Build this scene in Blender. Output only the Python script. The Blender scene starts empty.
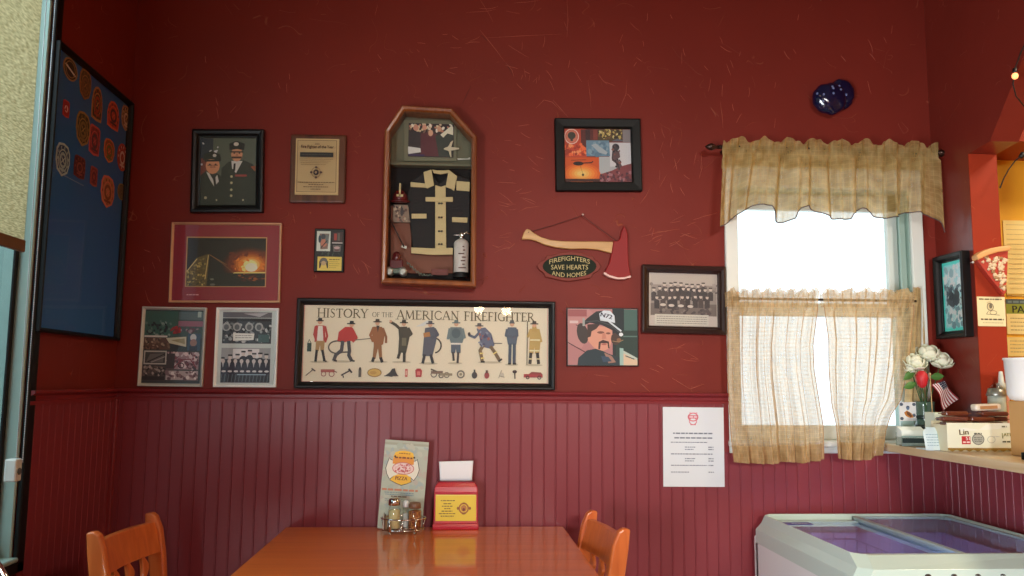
import bpy, math, random
from mathutils import Vector, Matrix
random.seed(7)
scn = bpy.context.scene
COL = scn.collection
# ------------------------------------------------------------------ camera
F = 830.0; D = 2.943; EYE = 1.268; ROLL = .016
_d = Vector(((456-512)/F, -(381-288)/F, -1.0)).normalized()
_X = Vector((1, -ROLL, 0)); _X.z = -(_X.x*_d.x + _X.y*_d.y)/_d.z; _X.normalize()
_Z = _X.cross(_d)
RWC = Matrix((_X, _d, _Z))            # rows: world axes in camera coordinates -> camera to world
cam = bpy.data.cameras.new('camera'); co = bpy.data.objects.new('camera', cam); COL.objects.link(co)
m4 = RWC.to_4x4(); m4.translation = Vector((0, 0, EYE)); co.matrix_world = m4
cam.sensor_width = 36; cam.lens = F/1024*36; cam.clip_start = .02
scn.camera = co
def at(px, py, y=None, x=None, z=None):
    w = RWC @ Vector(((px-512)/F, -(py-288)/F, -1.0))
    t = y/w.y if y is not None else (x/w.x if x is not None else (z-EYE)/w.z)
    return Vector((0, 0, EYE)) + w*t
XL = -1.165; XR = 1.775; YJ = 2.72; XR2 = 1.875
# ------------------------------------------------------------------ materials
def lin(c):
    return tuple((v/255/12.92 if v/255 <= .04045 else ((v/255+.055)/1.055)**2.4) for v in c)
MATS = {}
def mat(name, rgb=(128,128,128), rough=.5, metal=0, coat=0, spec=.5, emit=None, es=1, trans=0, lin_=None, sheen=0):
    if name in MATS: return MATS[name]
    m = bpy.data.materials.new(name); m.use_nodes = True
    b = m.node_tree.nodes['Principled BSDF']
    c = lin_ if lin_ else lin(rgb)
    b.inputs['Base Color'].default_value = (*c, 1); b.inputs['Roughness'].default_value = rough
    b.inputs['Metallic'].default_value = metal; b.inputs['Coat Weight'].default_value = coat
    b.inputs['Coat Roughness'].default_value = .06
    b.inputs['Specular IOR Level'].default_value = spec
    b.inputs['Transmission Weight'].default_value = trans
    if emit: b.inputs['Emission Color'].default_value = (*lin(emit), 1); b.inputs['Emission Strength'].default_value = es
    MATS[name] = m; return m
def nd(m, t, **kw):
    n = m.node_tree.nodes.new(t)
    for k, v in kw.items():
        if k in n.inputs: n.inputs[k].default_value = v
        else: setattr(n, k, v)
    return n
def lk(m, a, b): m.node_tree.links.new(a, b)
def math_(m, op, a, b=None, c=None):
    n = nd(m, 'ShaderNodeMath', operation=op)
    for i, v in enumerate((a, b, c)):
        if v is None: continue
        if isinstance(v, (int, float)): n.inputs[i].default_value = v
        else: lk(m, v, n.inputs[i])
    return n.outputs[0]
def bsdf(m): return m.node_tree.nodes['Principled BSDF']
def noise_bump(m, scale, strength, dist=.002, detail=3):
    g = nd(m, 'ShaderNodeNewGeometry'); n = nd(m, 'ShaderNodeTexNoise', Scale=scale, Detail=detail)
    lk(m, g.outputs['Position'], n.inputs['Vector'])
    b = nd(m, 'ShaderNodeBump', Strength=strength, Distance=dist)
    lk(m, n.outputs['Fac'], b.inputs['Height']); lk(m, b.outputs[0], bsdf(m).inputs['Normal'])
    return n, b
def plaster(name, rgb, rough):
    m = mat(name, rgb, rough)
    g = nd(m, 'ShaderNodeNewGeometry')
    def ridge(scale, dist, off, width, mscale, thr):
        mp = nd(m, 'ShaderNodeMapping'); mp.inputs['Location'].default_value = off
        lk(m, g.outputs['Position'], mp.inputs['Vector'])
        n = nd(m, 'ShaderNodeTexNoise', Scale=scale, Detail=1.0, Distortion=dist); lk(m, mp.outputs[0], n.inputs['Vector'])
        a = math_(m, 'ABSOLUTE', math_(m, 'SUBTRACT', n.outputs['Fac'], .5))
        r = math_(m, 'MAXIMUM', math_(m, 'SUBTRACT', 1.0, math_(m, 'DIVIDE', a, width)), 0.0)
        k = nd(m, 'ShaderNodeTexNoise', Scale=mscale, Detail=2.0); lk(m, mp.outputs[0], k.inputs['Vector'])
        msk = nd(m, 'ShaderNodeMapRange'); lk(m, k.outputs['Fac'], msk.inputs[0])
        msk.inputs[1].default_value = thr; msk.inputs[2].default_value = thr+.03
        return math_(m, 'MULTIPLY', r, msk.outputs[0])
    r1 = ridge(6.5, .35, (3.1, 1.2, .4), .0042, 8, .60)
    r2 = ridge(12, .5, (7.7, 4.1, 2.4), .0060, 10, .62)
    r3 = ridge(3.4, .8, (1.7, 9.1, 5.4), .0022, 6, .60)
    s = math_(m, 'MAXIMUM', math_(m, 'MAXIMUM', r1, r2), r3)
    n = nd(m, 'ShaderNodeTexNoise', Scale=14.0, Detail=4.0); lk(m, g.outputs['Position'], n.inputs['Vector'])
    h = math_(m, 'ADD', math_(m, 'MULTIPLY', s, .9), math_(m, 'MULTIPLY', n.outputs['Fac'], .7))
    b = nd(m, 'ShaderNodeBump', Strength=.45, Distance=.0035); lk(m, h, b.inputs['Height']); lk(m, b.outputs[0], bsdf(m).inputs['Normal'])
    c = lin(rgb); mx = nd(m, 'ShaderNodeMix', data_type='RGBA')
    mx.inputs['A'].default_value = (*c, 1); mx.inputs['B'].default_value = (min(1, c[0]*1.7+.05), c[1]*2.4+.06, c[2]*2.0+.03, 1)  # lighter along the ridges: wear, plus the highlights they catch, painted in
    lk(m, math_(m, 'MULTIPLY', s, .55), mx.inputs['Factor']); 
    n2 = nd(m, 'ShaderNodeTexNoise', Scale=2.2, Detail=3.0); lk(m, g.outputs['Position'], n2.inputs['Vector'])
    hv = nd(m, 'ShaderNodeHueSaturation'); lk(m, mx.outputs['Result'], hv.inputs['Color'])
    lk(m, math_(m, 'ADD', math_(m, 'MULTIPLY', n2.outputs['Fac'], .35), .83), hv.inputs['Value'])
    lk(m, hv.outputs[0], bsdf(m).inputs['Base Color'])
    return m
def wood(name, c1, c2, rough=.3, coat=.4, scale=1.0, axis=0, cr=.06):
    m = mat(name, c1, rough, coat=coat); bsdf(m).inputs['Coat Roughness'].default_value = cr
    tc = nd(m, 'ShaderNodeTexCoord'); mp = nd(m, 'ShaderNodeMapping')
    sc = [38*scale]*3; sc[axis] = 2.2*scale; mp.inputs['Scale'].default_value = sc
    lk(m, tc.outputs['Object'], mp.inputs['Vector'])
    n = nd(m, 'ShaderNodeTexNoise', Scale=1.0, Detail=5.0, Distortion=.6); lk(m, mp.outputs[0], n.inputs['Vector'])
    r = nd(m, 'ShaderNodeValToRGB'); lk(m, n.outputs['Fac'], r.inputs[0])
    r.color_ramp.elements[0].position = .3; r.color_ramp.elements[0].color = (*lin(c2), 1)
    r.color_ramp.elements[1].position = .7; r.color_ramp.elements[1].color = (*lin(c1), 1)
    lk(m, r.outputs[0], bsdf(m).inputs['Base Color']); return m
M_WALL = plaster('plaster_burgundy', (121,42,33), .46)
bsdf(M_WALL).inputs['Specular IOR Level'].default_value = .16
M_WALLG = plaster('plaster_burgundy_side', (121,42,33), .30)
bsdf(M_WALLG).inputs['Specular IOR Level'].default_value = .6
M_WALLR = plaster('plaster_brick_red', (150,48,26), .5)
bsdf(M_WALLR).inputs['Specular IOR Level'].default_value = .22
M_BEAD = mat('beadboard_paint', (130,49,56), .36, spec=.4); noise_bump(M_BEAD, 60, .12, .001)
M_RAIL = mat('rail_paint', (128,42,46), .3)
M_YEL = mat('yellow_paint', (238,176,44), .6); noise_bump(M_YEL, 50, .2, .002)
M_WHITE = mat('window_white', (225,228,220), .4)
M_TEAL = mat('aluminium_teal', (160,185,175), .35, metal=.2)
M_BLACK = mat('black_lacquer', (14,13,14), .4, coat=.12, spec=.3)
M_BLACKM = mat('black_satin', (13,15,14), .5, spec=.25)
M_CHROME = mat('chrome', (205,205,200), .12, metal=1)
M_OAK = wood('chair_wood', (226,126,62), (200,98,42), .35, .35, 1, 2, .15)
M_TABLE = wood('table_wood', (226,118,38), (204,96,26), .32, .55, .6, 0, .05)
M_COUNTER = wood('counter_laminate', (214,190,150), (196,166,122), .35, .2, 1, 1)
M_BOXW = wood('shadow_box_wood', (150,84,36), (112,54,20), .35, .35, 1, 2, .15)
M_PLAQ = wood('walnut', (104,60,36), (66,36,24), .35, .3, 1, 2)
M_DARKW = mat('dark_mahogany', (40,20,16), .28, coat=.4)
M_FLOOR = mat('floor_tile', (105,70,52), .4)
M_CEIL = mat('ceiling_paint', (150,120,100), .8)
def glass_pane(name, tint=(1,1,1), ior=1.45, rough=0.0, k=1.0):
    m = bpy.data.materials.new(name); m.use_nodes = True; nt = m.node_tree; nt.nodes.clear()
    o = nt.nodes.new('ShaderNodeOutputMaterial'); mx = nt.nodes.new('ShaderNodeMixShader')
    t = nt.nodes.new('ShaderNodeBsdfTransparent'); t.inputs[0].default_value = (*tint, 1)
    g = nt.nodes.new('ShaderNodeBsdfGlossy'); g.inputs['Roughness'].default_value = rough
    fr = nt.nodes.new('ShaderNodeFresnel'); fr.inputs[0].default_value = ior
    mu = nt.nodes.new('ShaderNodeMath'); mu.operation = 'MULTIPLY'; mu.inputs[1].default_value = k
    gm = nt.nodes.new('ShaderNodeNewGeometry'); iv = nt.nodes.new('ShaderNodeMath'); iv.operation = 'SUBTRACT'; iv.inputs[0].default_value = 1
    nt.links.new(gm.outputs['Backfacing'], iv.inputs[1]); m2 = nt.nodes.new('ShaderNodeMath'); m2.operation = 'MULTIPLY'; nt.links.new(iv.outputs[0], m2.inputs[1])
    nt.links.new(fr.outputs[0], mu.inputs[0]); nt.links.new(mu.outputs[0], m2.inputs[0]); nt.links.new(m2.outputs[0], mx.inputs[0])
    nt.links.new(t.outputs[0], mx.inputs[1]); nt.links.new(g.outputs[0], mx.inputs[2]); nt.links.new(mx.outputs[0], o.inputs[0])
    return m
M_GLASS = glass_pane('picture_glass', (.97,.97,.97), 1.45, .02, .8)
M_WGLASS = glass_pane('window_glass', (.95,.98,.98), 1.45, 0, .8)
M_TINT = glass_pane('storefront_glass', (.66,.74,.76), 1.45, 0, .8)
M_JAR = glass_pane('clear_jar_glass', (.88,.91,.9), 1.5, .02, 1.3)
def print_mat(name, rough):
    m = mat(name, (200,200,200), rough); a = nd(m, 'ShaderNodeVertexColor', layer_name='Col')
    lk(m, a.outputs[0], bsdf(m).inputs['Base Color']); return m
M_PRINT = print_mat('printed_paper', .55)
def sheer(name, rgb, alpha, gridk, f=75):
    m = bpy.data.materials.new(name); m.use_nodes = True; nt = m.node_tree; nt.nodes.clear()
    o = nt.nodes.new('ShaderNodeOutputMaterial'); mx = nt.nodes.new('ShaderNodeMixShader')
    t = nt.nodes.new('ShaderNodeBsdfTransparent')
    dm = nt.nodes.new('ShaderNodeMixShader'); dm.inputs[0].default_value = .35
    d_ = nt.nodes.new('ShaderNodeBsdfDiffuse'); tr = nt.nodes.new('ShaderNodeBsdfTranslucent')
    uv = nt.nodes.new('ShaderNodeUVMap'); uv.uv_map = 'UVMap'; sp = nt.nodes.new('ShaderNodeSeparateXYZ'); nt.links.new(uv.outputs[0], sp.inputs[0])
    def M(op, a, b=None):
        n = nt.nodes.new('ShaderNodeMath'); n.operation = op
        for i, v in enumerate((a, b)):
            if v is None: continue
            if isinstance(v, (int, float)): n.inputs[i].default_value = v
            else: nt.links.new(v, n.inputs[i])
        return n.outputs[0]
    def ln(sock, fr, w):
        return M('LESS_THAN', M('FRACT', M('MULTIPLY', sock, fr)), w)
    g = M('MAXIMUM', ln(sp.outputs[0], f, .13), ln(sp.outputs[1], f, .13))
    nz = nt.nodes.new('ShaderNodeTexNoise'); nz.inputs['Scale'].default_value = 22; nt.links.new(uv.outputs[0], nz.inputs['Vector'])
    a0 = M('MINIMUM', M('ADD', M('ADD', alpha-.1, M('MULTIPLY', nz.outputs['Fac'], .2)), M('MULTIPLY', g, gridk)), .95)
    ge = nt.nodes.new('ShaderNodeNewGeometry'); dt = nt.nodes.new('ShaderNodeVectorMath'); dt.operation = 'DOT_PRODUCT'
    nt.links.new(ge.outputs['Normal'], dt.inputs[0]); nt.links.new(ge.outputs['Incoming'], dt.inputs[1])
    cs = M('MAXIMUM', M('ABSOLUTE', dt.outputs['Value']), .16)
    fac = M('SUBTRACT', 1.0, M('POWER', M('SUBTRACT', 1.0, a0), M('DIVIDE', 1.0, cs)))
    cr = nt.nodes.new('ShaderNodeValToRGB'); nt.links.new(nz.outputs['Fac'], cr.inputs[0])
    c = lin(rgb); cr.color_ramp.elements[0].position = .35; cr.color_ramp.elements[0].color = (c[0]*.72, c[1]*.66, c[2]*.55, 1)
    cr.color_ramp.elements[1].position = .65; cr.color_ramp.elements[1].color = (*c, 1)
    for s in (d_, tr): nt.links.new(cr.outputs[0], s.inputs[0])
    nt.links.new(d_.outputs[0], dm.inputs[1]); nt.links.new(tr.outputs[0], dm.inputs[2])
    nt.links.new(fac, mx.inputs[0]); nt.links.new(t.outputs[0], mx.inputs[1]); nt.links.new(dm.outputs[0], mx.inputs[2])
    nt.links.new(mx.outputs[0], o.inputs[0]); return m
M_SHEER = sheer('sheer_gold_fabric', (222,192,146), .50, .26)
M_SHEERV = sheer('sheer_valance_fabric', (216,190,132), .52, .14, 55)
M_HEM = sheer('doubled_sheer_hem', (220,188,138), .66, .15)
# ------------------------------------------------------------------ mesh builder
class MB:
    def __init__(s): s.v = []; s.f = []; s.sm = []; s.uv = None
    def add(s, vs, fs, smooth=False, M=None):
        o = len(s.v); s.v += [tuple(M @ Vector(v)) if M else tuple(v) for v in vs]
        s.f += [tuple(i+o for i in f) for f in fs]; s.sm += [smooth]*len(fs); return s
    def box(s, a, b, M=None, ch=0):
        (x0, y0, z0), (x1, y1, z1) = a, b
        x0, x1 = min(x0, x1), max(x0, x1); y0, y1 = min(y0, y1), max(y0, y1); z0, z1 = min(z0, z1), max(z0, z1)
        return s.add([(x0,y0,z0),(x1,y0,z0),(x1,y1,z0),(x0,y1,z0),(x0,y0,z1),(x1,y0,z1),(x1,y1,z1),(x0,y1,z1)],
                     [(0,3,2,1),(4,5,6,7),(0,1,5,4),(1,2,6,5),(2,3,7,6),(3,0,4,7)], False, M)
    def prism(s, pts, a, b, axis='y', M=None, smooth=False):
        """pts 2D polygon (x,z for y; y,z for x; x,y for z) extruded from a to b"""
        def q(p, t): return {'y': (p[0], t, p[1]), 'x': (t, p[0], p[1]), 'z': (p[0], p[1], t)}[axis]
        n = len(pts); vs = [q(p, a) for p in pts]+[q(p, b) for p in pts]
        fs = [tuple(range(n)), tuple(range(2*n-1, n-1, -1))]+[(i, i+n, (i+1) % n+n, (i+1) % n) for i in range(n)]
        o = len(s.f); s.add(vs, fs, False, M)
        if smooth: s.sm[o+2:] = [True]*n
        return s
    def tube(s, pts, r, n=8, M=None, closed=False, cap=True, flat=1.0):
        pts = [Vector(p) for p in pts]; N = len(pts); rs = r if isinstance(r, (list, tuple)) else [r]*N
        vs = []; up = None
        for i, p in enumerate(pts):
            if closed: t = pts[(i+1) % N]-pts[i-1]
            else: t = pts[min(i+1, N-1)]-pts[max(i-1, 0)]
            t.normalize()
            if up is None:
                up = Vector((0,0,1)) if abs(t.z) < .9 else Vector((1,0,0))
            a = t.cross(up)
            if a.length < 1e-6: a = t.cross(Vector((0,1,0)))
            a.normalize(); b = a.cross(t); up = b
            for k in range(n):
                w = 2*math.pi*k/n; vs.append(p+a*math.cos(w)*rs[i]+b*math.sin(w)*rs[i]*flat)
        fs = []
        for i in range(N if closed else N-1):
            j = (i+1) % N
            for k in range(n): fs.append((i*n+k, i*n+(k+1) % n, j*n+(k+1) % n, j*n+k))
        s.add(vs, fs, True, M)
        if cap and not closed:
            o = len(s.v)-len(vs); s.f += [tuple(o+k for k in range(n-1, -1, -1)), tuple(o+(N-1)*n+k for k in range(n))]; s.sm += [False]*2
        return s
    def lathe(s, prof, n=24, M=None, sharp=False):
        vs = []; fs = []
        for r, z in prof:
            for k in range(n): w = 2*math.pi*k/n; vs.append((r*math.cos(w), r*math.sin(w), z))
        for i in range(len(prof)-1):
            for k in range(n): fs.append((i*n+k, i*n+(k+1) % n, (i+1)*n+(k+1) % n, (i+1)*n+k))
        s.add(vs, fs, not sharp, M)
        o = len(s.v)-len(vs)
        s.f += [tuple(o+k for k in range(n-1, -1, -1)), tuple(o+(len(prof)-1)*n+k for k in range(n))]; s.sm += [False]*2
        return s
    def ell(s, c, r, M=None, n=14, m=8, fn=None):
        vs = []; fs = []
        for i in range(m+1):
            ph = math.pi*i/m
            for k in range(n):
                w = 2*math.pi*k/n; u = Vector((math.sin(ph)*math.cos(w), math.sin(ph)*math.sin(w), math.cos(ph)))
                q = fn(u) if fn else 1
                vs.append((c[0]+r[0]*u.x*q, c[1]+r[1]*u.y*q, c[2]+r[2]*u.z*q))
        for i in range(m):
            for k in range(n): fs.append((i*n+k, (i+1)*n+k, (i+1)*n+(k+1) % n, i*n+(k+1) % n))
        return s.add(vs, fs, True, M)
    def grid(s, fn, nu, nv, smooth=True, uv=None):
        vs = [fn(i/nu, j/nv) for j in range(nv+1) for i in range(nu+1)]
        fs = [(j*(nu+1)+i, (j+1)*(nu+1)+i, (j+1)*(nu+1)+i+1, j*(nu+1)+i+1) for j in range(nv) for i in range(nu)]
        if uv: s.uv = [uv(i/nu, j/nv) for j in range(nv+1) for i in range(nu+1)]
        return s.add(vs, fs, smooth)
    def frame(s, W, H, prof, M=None, poly=None):
        """picture-frame ring, W x H, bottom at z=0; prof = [(inset, outward)]"""
        base = poly or [(-W/2,0),(W/2,0),(W/2,H),(-W/2,H)]
        n = len(base); vs = []
        for ins, dp in prof:
            for x, z in inset(base, ins): vs.append((x, -dp, z))
        fs = []
        for i in range(len(prof)-1):
            for k in range(n): fs.append((i*n+k, i*n+(k+1) % n, (i+1)*n+(k+1) % n, (i+1)*n+k))
        return s.add(vs, fs, False, M)
    def build(s, name, m, parent=None, bevel=0, seg=2, solid=0, sub=0, wn=False):
        me = bpy.data.meshes.new(name); me.from_pydata(s.v, [], s.f); me.update()
        for p, k in zip(me.polygons, s.sm): p.use_smooth = k
        if s.uv:
            l = me.uv_layers.new(name='UVMap')
            for p in me.polygons:
                for li in p.loop_indices: l.data[li].uv = s.uv[me.loops[li].vertex_index]
        me.materials.append(m)
        o = bpy.data.objects.new(name, me); COL.objects.link(o)
        if parent: o.parent = parent
        if solid:
            d = o.modifiers.new('solid', 'SOLIDIFY'); d.thickness = solid
        if bevel:
            d = o.modifiers.new('bevel', 'BEVEL'); d.width = bevel; d.segments = seg; d.limit_method = 'ANGLE'; d.angle_limit = .6
            d.harden_normals = False
        if sub:
            d = o.modifiers.new('sub', 'SUBSURF'); d.levels = d.render_levels = sub
        return o
def inset(poly, d):
    n = len(poly); out = []
    for i in range(n):
        p0, p1, p2 = Vector(poly[i-1]), Vector(poly[i]), Vector(poly[(i+1) % n])
        e1 = (p1-p0).normalized(); e2 = (p2-p1).normalized()
        n1 = Vector((-e1.y, e1.x)); n2 = Vector((-e2.y, e2.x))
        b = (n1+n2); b = b/(1+n1.dot(n2)); out.append((p1.x+b.x*d, p1.y+b.y*d))
    return out
def T(x=0, y=0, z=0): return Matrix.Translation((x, y, z))
def R(a, ax): return Matrix.Rotation(a, 4, ax)
def S(x, y, z): return Matrix.Diagonal((x, y, z, 1))
def tag(o, label=None, cat=None, group=None, kind=None):
    for k, v in (('label', label), ('category', cat), ('group', group), ('kind', kind)):
        if v: o[k] = v
    return o
def thing(name, label, cat, loc=(0,0,0), rot=(0,0,0), group=None):
    o = bpy.data.objects.new(name, None); COL.objects.link(o); o.location = loc; o.rotation_euler = rot
    o.empty_display_size = .05
    return tag(o, label, cat, group)
def struct(name, mb, m, parent=None, **k):
    o = mb.build(name, m, parent, **k)
    if not parent: o['kind'] = 'structure'
    return o
def copy_tree(o, parent=None):
    c = o.copy(); COL.objects.link(c); c.parent = parent
    for ch in list(o.children): copy_tree(ch, c)
    return c
# ------------------------------------------------------------------ flat printed art
_gc = {}
def glyphs(s):
    if s in _gc: return _gc[s]
    cu = bpy.data.curves.new('t', 'FONT'); cu.body = s; cu.size = 1; cu.fill_mode = 'FRONT'; cu.resolution_u = 3
    o = bpy.data.objects.new('t', cu); COL.objects.link(o)
    dg = bpy.context.evaluated_depsgraph_get(); dg.update(); me = o.evaluated_get(dg).to_mesh()
    ps = [[(me.vertices[i].co.x, me.vertices[i].co.y) for i in p.vertices] for p in me.polygons]
    o.evaluated_get(dg).to_mesh_clear(); bpy.data.objects.remove(o); bpy.data.curves.remove(cu)
    xs = [q[0] for p in ps for q in p]; ys = [q[1] for p in ps for q in p]
    _gc[s] = (ps, min(xs), max(xs), min(ys), max(ys)); return _gc[s]
class Art:
    """flat print; drawn in its own units (x right, y down) over the rectangle x0..x1, y0..y1"""
    def __init__(s, x0, y0, x1, y1, bg, k=1.12):
        s.r = (x0, y0, x1, y1); s.k = k; s.P = []; s.C = []; s.K = []; s.cr = None; s.o = (0, 0, 1); s.bg = bg
    def clip(s, x0=None, y0=None, x1=None, y1=None):
        s.cr = None if x0 is None else (*s.tr((x0, y0)), *s.tr((x1, y1))); return s
    def z(s, ox, oy, sc): s.o = (ox, oy, sc); return s
    def tr(s, p): return (s.o[0]+p[0]/s.o[2], s.o[1]+p[1]/s.o[2])
    def poly(s, pts, c, raw=False):
        s.P.append([s.tr(p) for p in pts]); s.C.append(c); s.K.append(s.cr); return s
    def rect(s, a, b, c, d, col): return s.poly([(a,b),(c,b),(c,d),(a,d)], col)
    def ell(s, cx, cy, rx, ry, c, n=12, rot=0):
        return s.poly([(cx+rx*math.cos(t)*math.cos(rot)-ry*math.sin(t)*math.sin(rot), cy+rx*math.cos(t)*math.sin(rot)+ry*math.sin(t)*math.cos(rot)) for t in [2*math.pi*i/n for i in range(n)]], c)
    def line(s, pts, w, c):
        for (x0, y0), (x1, y1) in zip(pts, pts[1:]):
            L = math.hypot(x1-x0, y1-y0) or 1; nx, ny = -(y1-y0)/L*w/2, (x1-x0)/L*w/2
            ex, ey = (x1-x0)/L*w*.2, (y1-y0)/L*w*.2
            s.poly([(x0+nx-ex, y0+ny-ey), (x1+nx+ex, y1+ny+ey), (x1-nx+ex, y1-ny+ey), (x0-nx-ex, y0-ny-ey)], c)
        return s
    def ring(s, cx, cy, rx, ry, w, c, n=20, a0=0, a1=2*math.pi):
        return s.line([(cx+rx*math.cos(a0+(a1-a0)*i/n), cy+ry*math.sin(a0+(a1-a0)*i/n)) for i in range(n+1)], w, c)
    def text(s, t, x, y, h, c, w=None, anchor='c', rot=0, bold=0):
        ps, a, b, lo, hi = glyphs(t); sy = h/(hi-lo); sx = (w/(b-a)) if w else sy
        ox = {'c': -(a+b)/2, 'l': -a}[anchor]
        for dx in ((0,) if not bold else (-bold, bold)):
            for p in ps:
                q = [((X+ox)*sx+dx, -(Y-(lo+hi)/2)*sy) for X, Y in p]
                s.poly([(x+X*math.cos(rot)-Y*math.sin(rot), y+X*math.sin(rot)+Y*math.cos(rot)) for X, Y in q], c)
        return s
    def arc_text(s, t, cx, cy, rad, h, c, span, up=True):
        n = len(t)
        for i, ch in enumerate(t):
            if ch == ' ': continue
            a = (i-(n-1)/2)/(n-1)*span
            if up: s.text(ch, cx+rad*math.sin(a), cy-rad*math.cos(a), h, c, rot=a)
            else: s.text(ch, cx+rad*math.sin(a), cy+rad*math.cos(a), h, c, rot=-a)
        return s
    def dashes(s, x0, x1, y, h, c, seed=1):
        rr = random.Random(seed); x = x0
        while x < x1:
            w = min(h*rr.uniform(1.2, 4), x1-x); s.rect(x, y-h/2, x+w, y+h/2, c); x += w+h*.6
        return s
    def speck(s, x0, y0, x1, y1, n, cols, r, seed=1):
        rr = random.Random(seed)
        for i in range(n):
            s.ell(rr.uniform(x0, x1), rr.uniform(y0, y1), r*rr.uniform(.5, 1.3), r*rr.uniform(.4, 1.1), rr.choice(cols), 6, rr.uniform(0, 3))
        return s
    def build(s, name, W, H, parent, y=-.004, th=.002, x=0, z=0, M=None, mat_=None, clip=True):
        """front face looks along local -y, bottom at z"""
        x0, y0, x1, y1 = s.r; mb = MB()
        mb.box((x-W/2, y, z), (x+W/2, y+th, z+H)); cols = [s.bg]*6; step = 7e-6
        def cl(poly, cr):
            X0, Y0, X1, Y1 = (max(x0, cr[0]), max(y0, cr[1]), min(x1, cr[2]), min(y1, cr[3])) if cr else (x0, y0, x1, y1)
            for ax, lim, sg in ((0, X0, 1), (0, X1, -1), (1, Y0, 1), (1, Y1, -1)):
                out = []
                for i in range(len(poly)):
                    p, q = poly[i-1], poly[i]; dp, dq = sg*(p[ax]-lim), sg*(q[ax]-lim)
                    if (dp >= 0) != (dq >= 0):
                        t = dp/(dp-dq); out.append((p[0]+(q[0]-p[0])*t, p[1]+(q[1]-p[1])*t))
                    if dq >= 0: out.append(q)
                poly = out
                if len(poly) < 3: return None
            return poly
        for i, (p, c, kr) in enumerate(zip(s.P, s.C, s.K)):
            if clip: p = cl(p, kr)
            if not p: continue
            vs = [(x+(a-x0)/(x1-x0)*W-W/2, y-.00012-step*i, z+H-(b-y0)/(y1-y0)*H) for a, b in p]
            ar = sum(vs[k-1][0]*vs[k][2]-vs[k][0]*vs[k-1][2] for k in range(len(vs)))
            f = tuple(range(len(vs))) if ar > 0 else tuple(range(len(vs)-1, -1, -1))
            mb.add(vs, [f]); cols.append(c)
        if M: mb.v = [tuple(M @ Vector(v)) for v in mb.v]
        o = mb.build(name, mat_ or M_PRINT, parent)
        at_ = o.data.color_attributes.new('Col', 'FLOAT_COLOR', 'CORNER')
        for p, c in zip(o.data.polygons, cols):
            L = lin(c); L = tuple(min(.9, v*s.k) for v in L)
            for li in p.loop_indices: at_.data[li].color = (*L, 1)
        return o
def quad(c, plane, off=.02):
    """pixel corners TL,TR,BR,BL on a wall plane -> bottom centre, width, height, tilt"""
    if plane == 'back': P = [at(*p, y=D-off) for p in c]; h = [(p.x, p.z) for p in P]
    elif plane == 'left': P = [at(*p, x=XL+off) for p in c]; h = [(p.y, p.z) for p in P]
    elif plane == 'right': P = [at(*p, x=XR-off) for p in c]; h = [(-p.y, p.z) for p in P]
    elif plane == 'jamb': P = [at(*p, y=YJ-off) for p in c]; h = [(p.x, p.z) for p in P]
    h = [Vector(q) for q in h]; W = ((h[1]-h[0]).length+(h[2]-h[3]).length)/2; H = ((h[0]-h[3]).length+(h[1]-h[2]).length)/2
    e = (h[1]-h[0])+(h[2]-h[3]); tilt = math.atan2(e.y, e.x); ctr = sum(h, Vector((0,0)))/4
    bc = ctr+Vector((math.sin(tilt), -math.cos(tilt)))*H/2
    if plane == 'back': return Vector((bc.x, D, bc.y)), W, H, (0, -tilt, 0)
    if plane == 'jamb': return Vector((bc.x, YJ, bc.y)), W, H, (0, -tilt, 0)
    if plane == 'left': return Vector((XL, bc.x, bc.y)), W, H, (0, -tilt, math.pi/2)
    return Vector((XR, -bc.x, bc.y)), W, H, (0, -tilt, -math.pi/2)
def hung(name, label, cat, c, plane='back', off=.02, group=None, notilt=False):
    l, W, H, rot = quad(c, plane, off)
    if notilt: rot = (0, 0, rot[2])
    return thing(name, label, cat, l, rot, group), W, H
def border(t, W, H, b, dp, m, name='frame_border', prof=None, bevel=.0015):
    p = prof or [(0, 0), (0, dp), (b*.25, dp*1.08), (b*.6, dp*.95), (b*.8, dp*.62), (b, dp*.55), (b, .001)]
    return MB().frame(W, H, p).build(name, m, t, bevel=bevel, seg=1)
def pane(t, W, H, b, y): return MB().box((-W/2+b, -y-.0015, b), (W/2-b, -y, H-b)).build('glass_pane', M_GLASS, t)
def backing(t, W, H, b=.002): return MB().box((-W/2+b, -.0035, b), (W/2-b, -.0005, H-b)).build('backing_board', M_BLACKM, t)
exec_parts = []
# ================================================================== THE ROOM
H_ = 3.25; YB = -6.4; XO = 3.7
def w2(px, py): p = at(px, py, y=D); return p.x, p.z
WX0 = w2(737.5, 330)[0]; WX1 = w2(911, 250)[0]; WZ1 = w2(820, 188)[1]; WZ0 = w2(826, 443)[1]
CX0 = w2(726, 330)[0]; CX1 = w2(922, 250)[0]; CZ1 = w2(820, 168)[1]; CZ0 = w2(790, 453)[1]
RB = .5*(w2(116, 398)[1]+w2(725, 404.5)[1]); RT = RB+.034
CT = 1.060; CB = 1.032; CE = 1.53                                        # counter top, underside, front edge
mb = MB()
for a, b in (((XL-.15, D, 0), (WX0, D+.16, H_)), ((WX1, D, 0), (XR2, D+.16, H_)), ((WX0, D, 0), (WX1, D+.16, WZ0)), ((WX0, D, WZ1), (WX1, D+.16, H_))): mb.box(a, b)
wall_back = struct('wall_back', mb, M_WALL)
M_RIDGE = mat('ridge_highlight', (178,94,70), .4); M_CRACK = mat('crack_shadow', (46,20,16), .8)  # ridge colour is lighter than the wall: caught light painted onto the ridges
rr = random.Random(77)
keep_out = [(186,124,268,218),(284,128,352,208),(374,100,484,294),(548,112,648,198),(638,258,732,340),(288,292,562,396),(130,300,284,394),(164,218,286,308),(308,222,350,278),(562,300,644,372),(706,134,950,470),(806,76,860,122),(520,210,636,286)]
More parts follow.
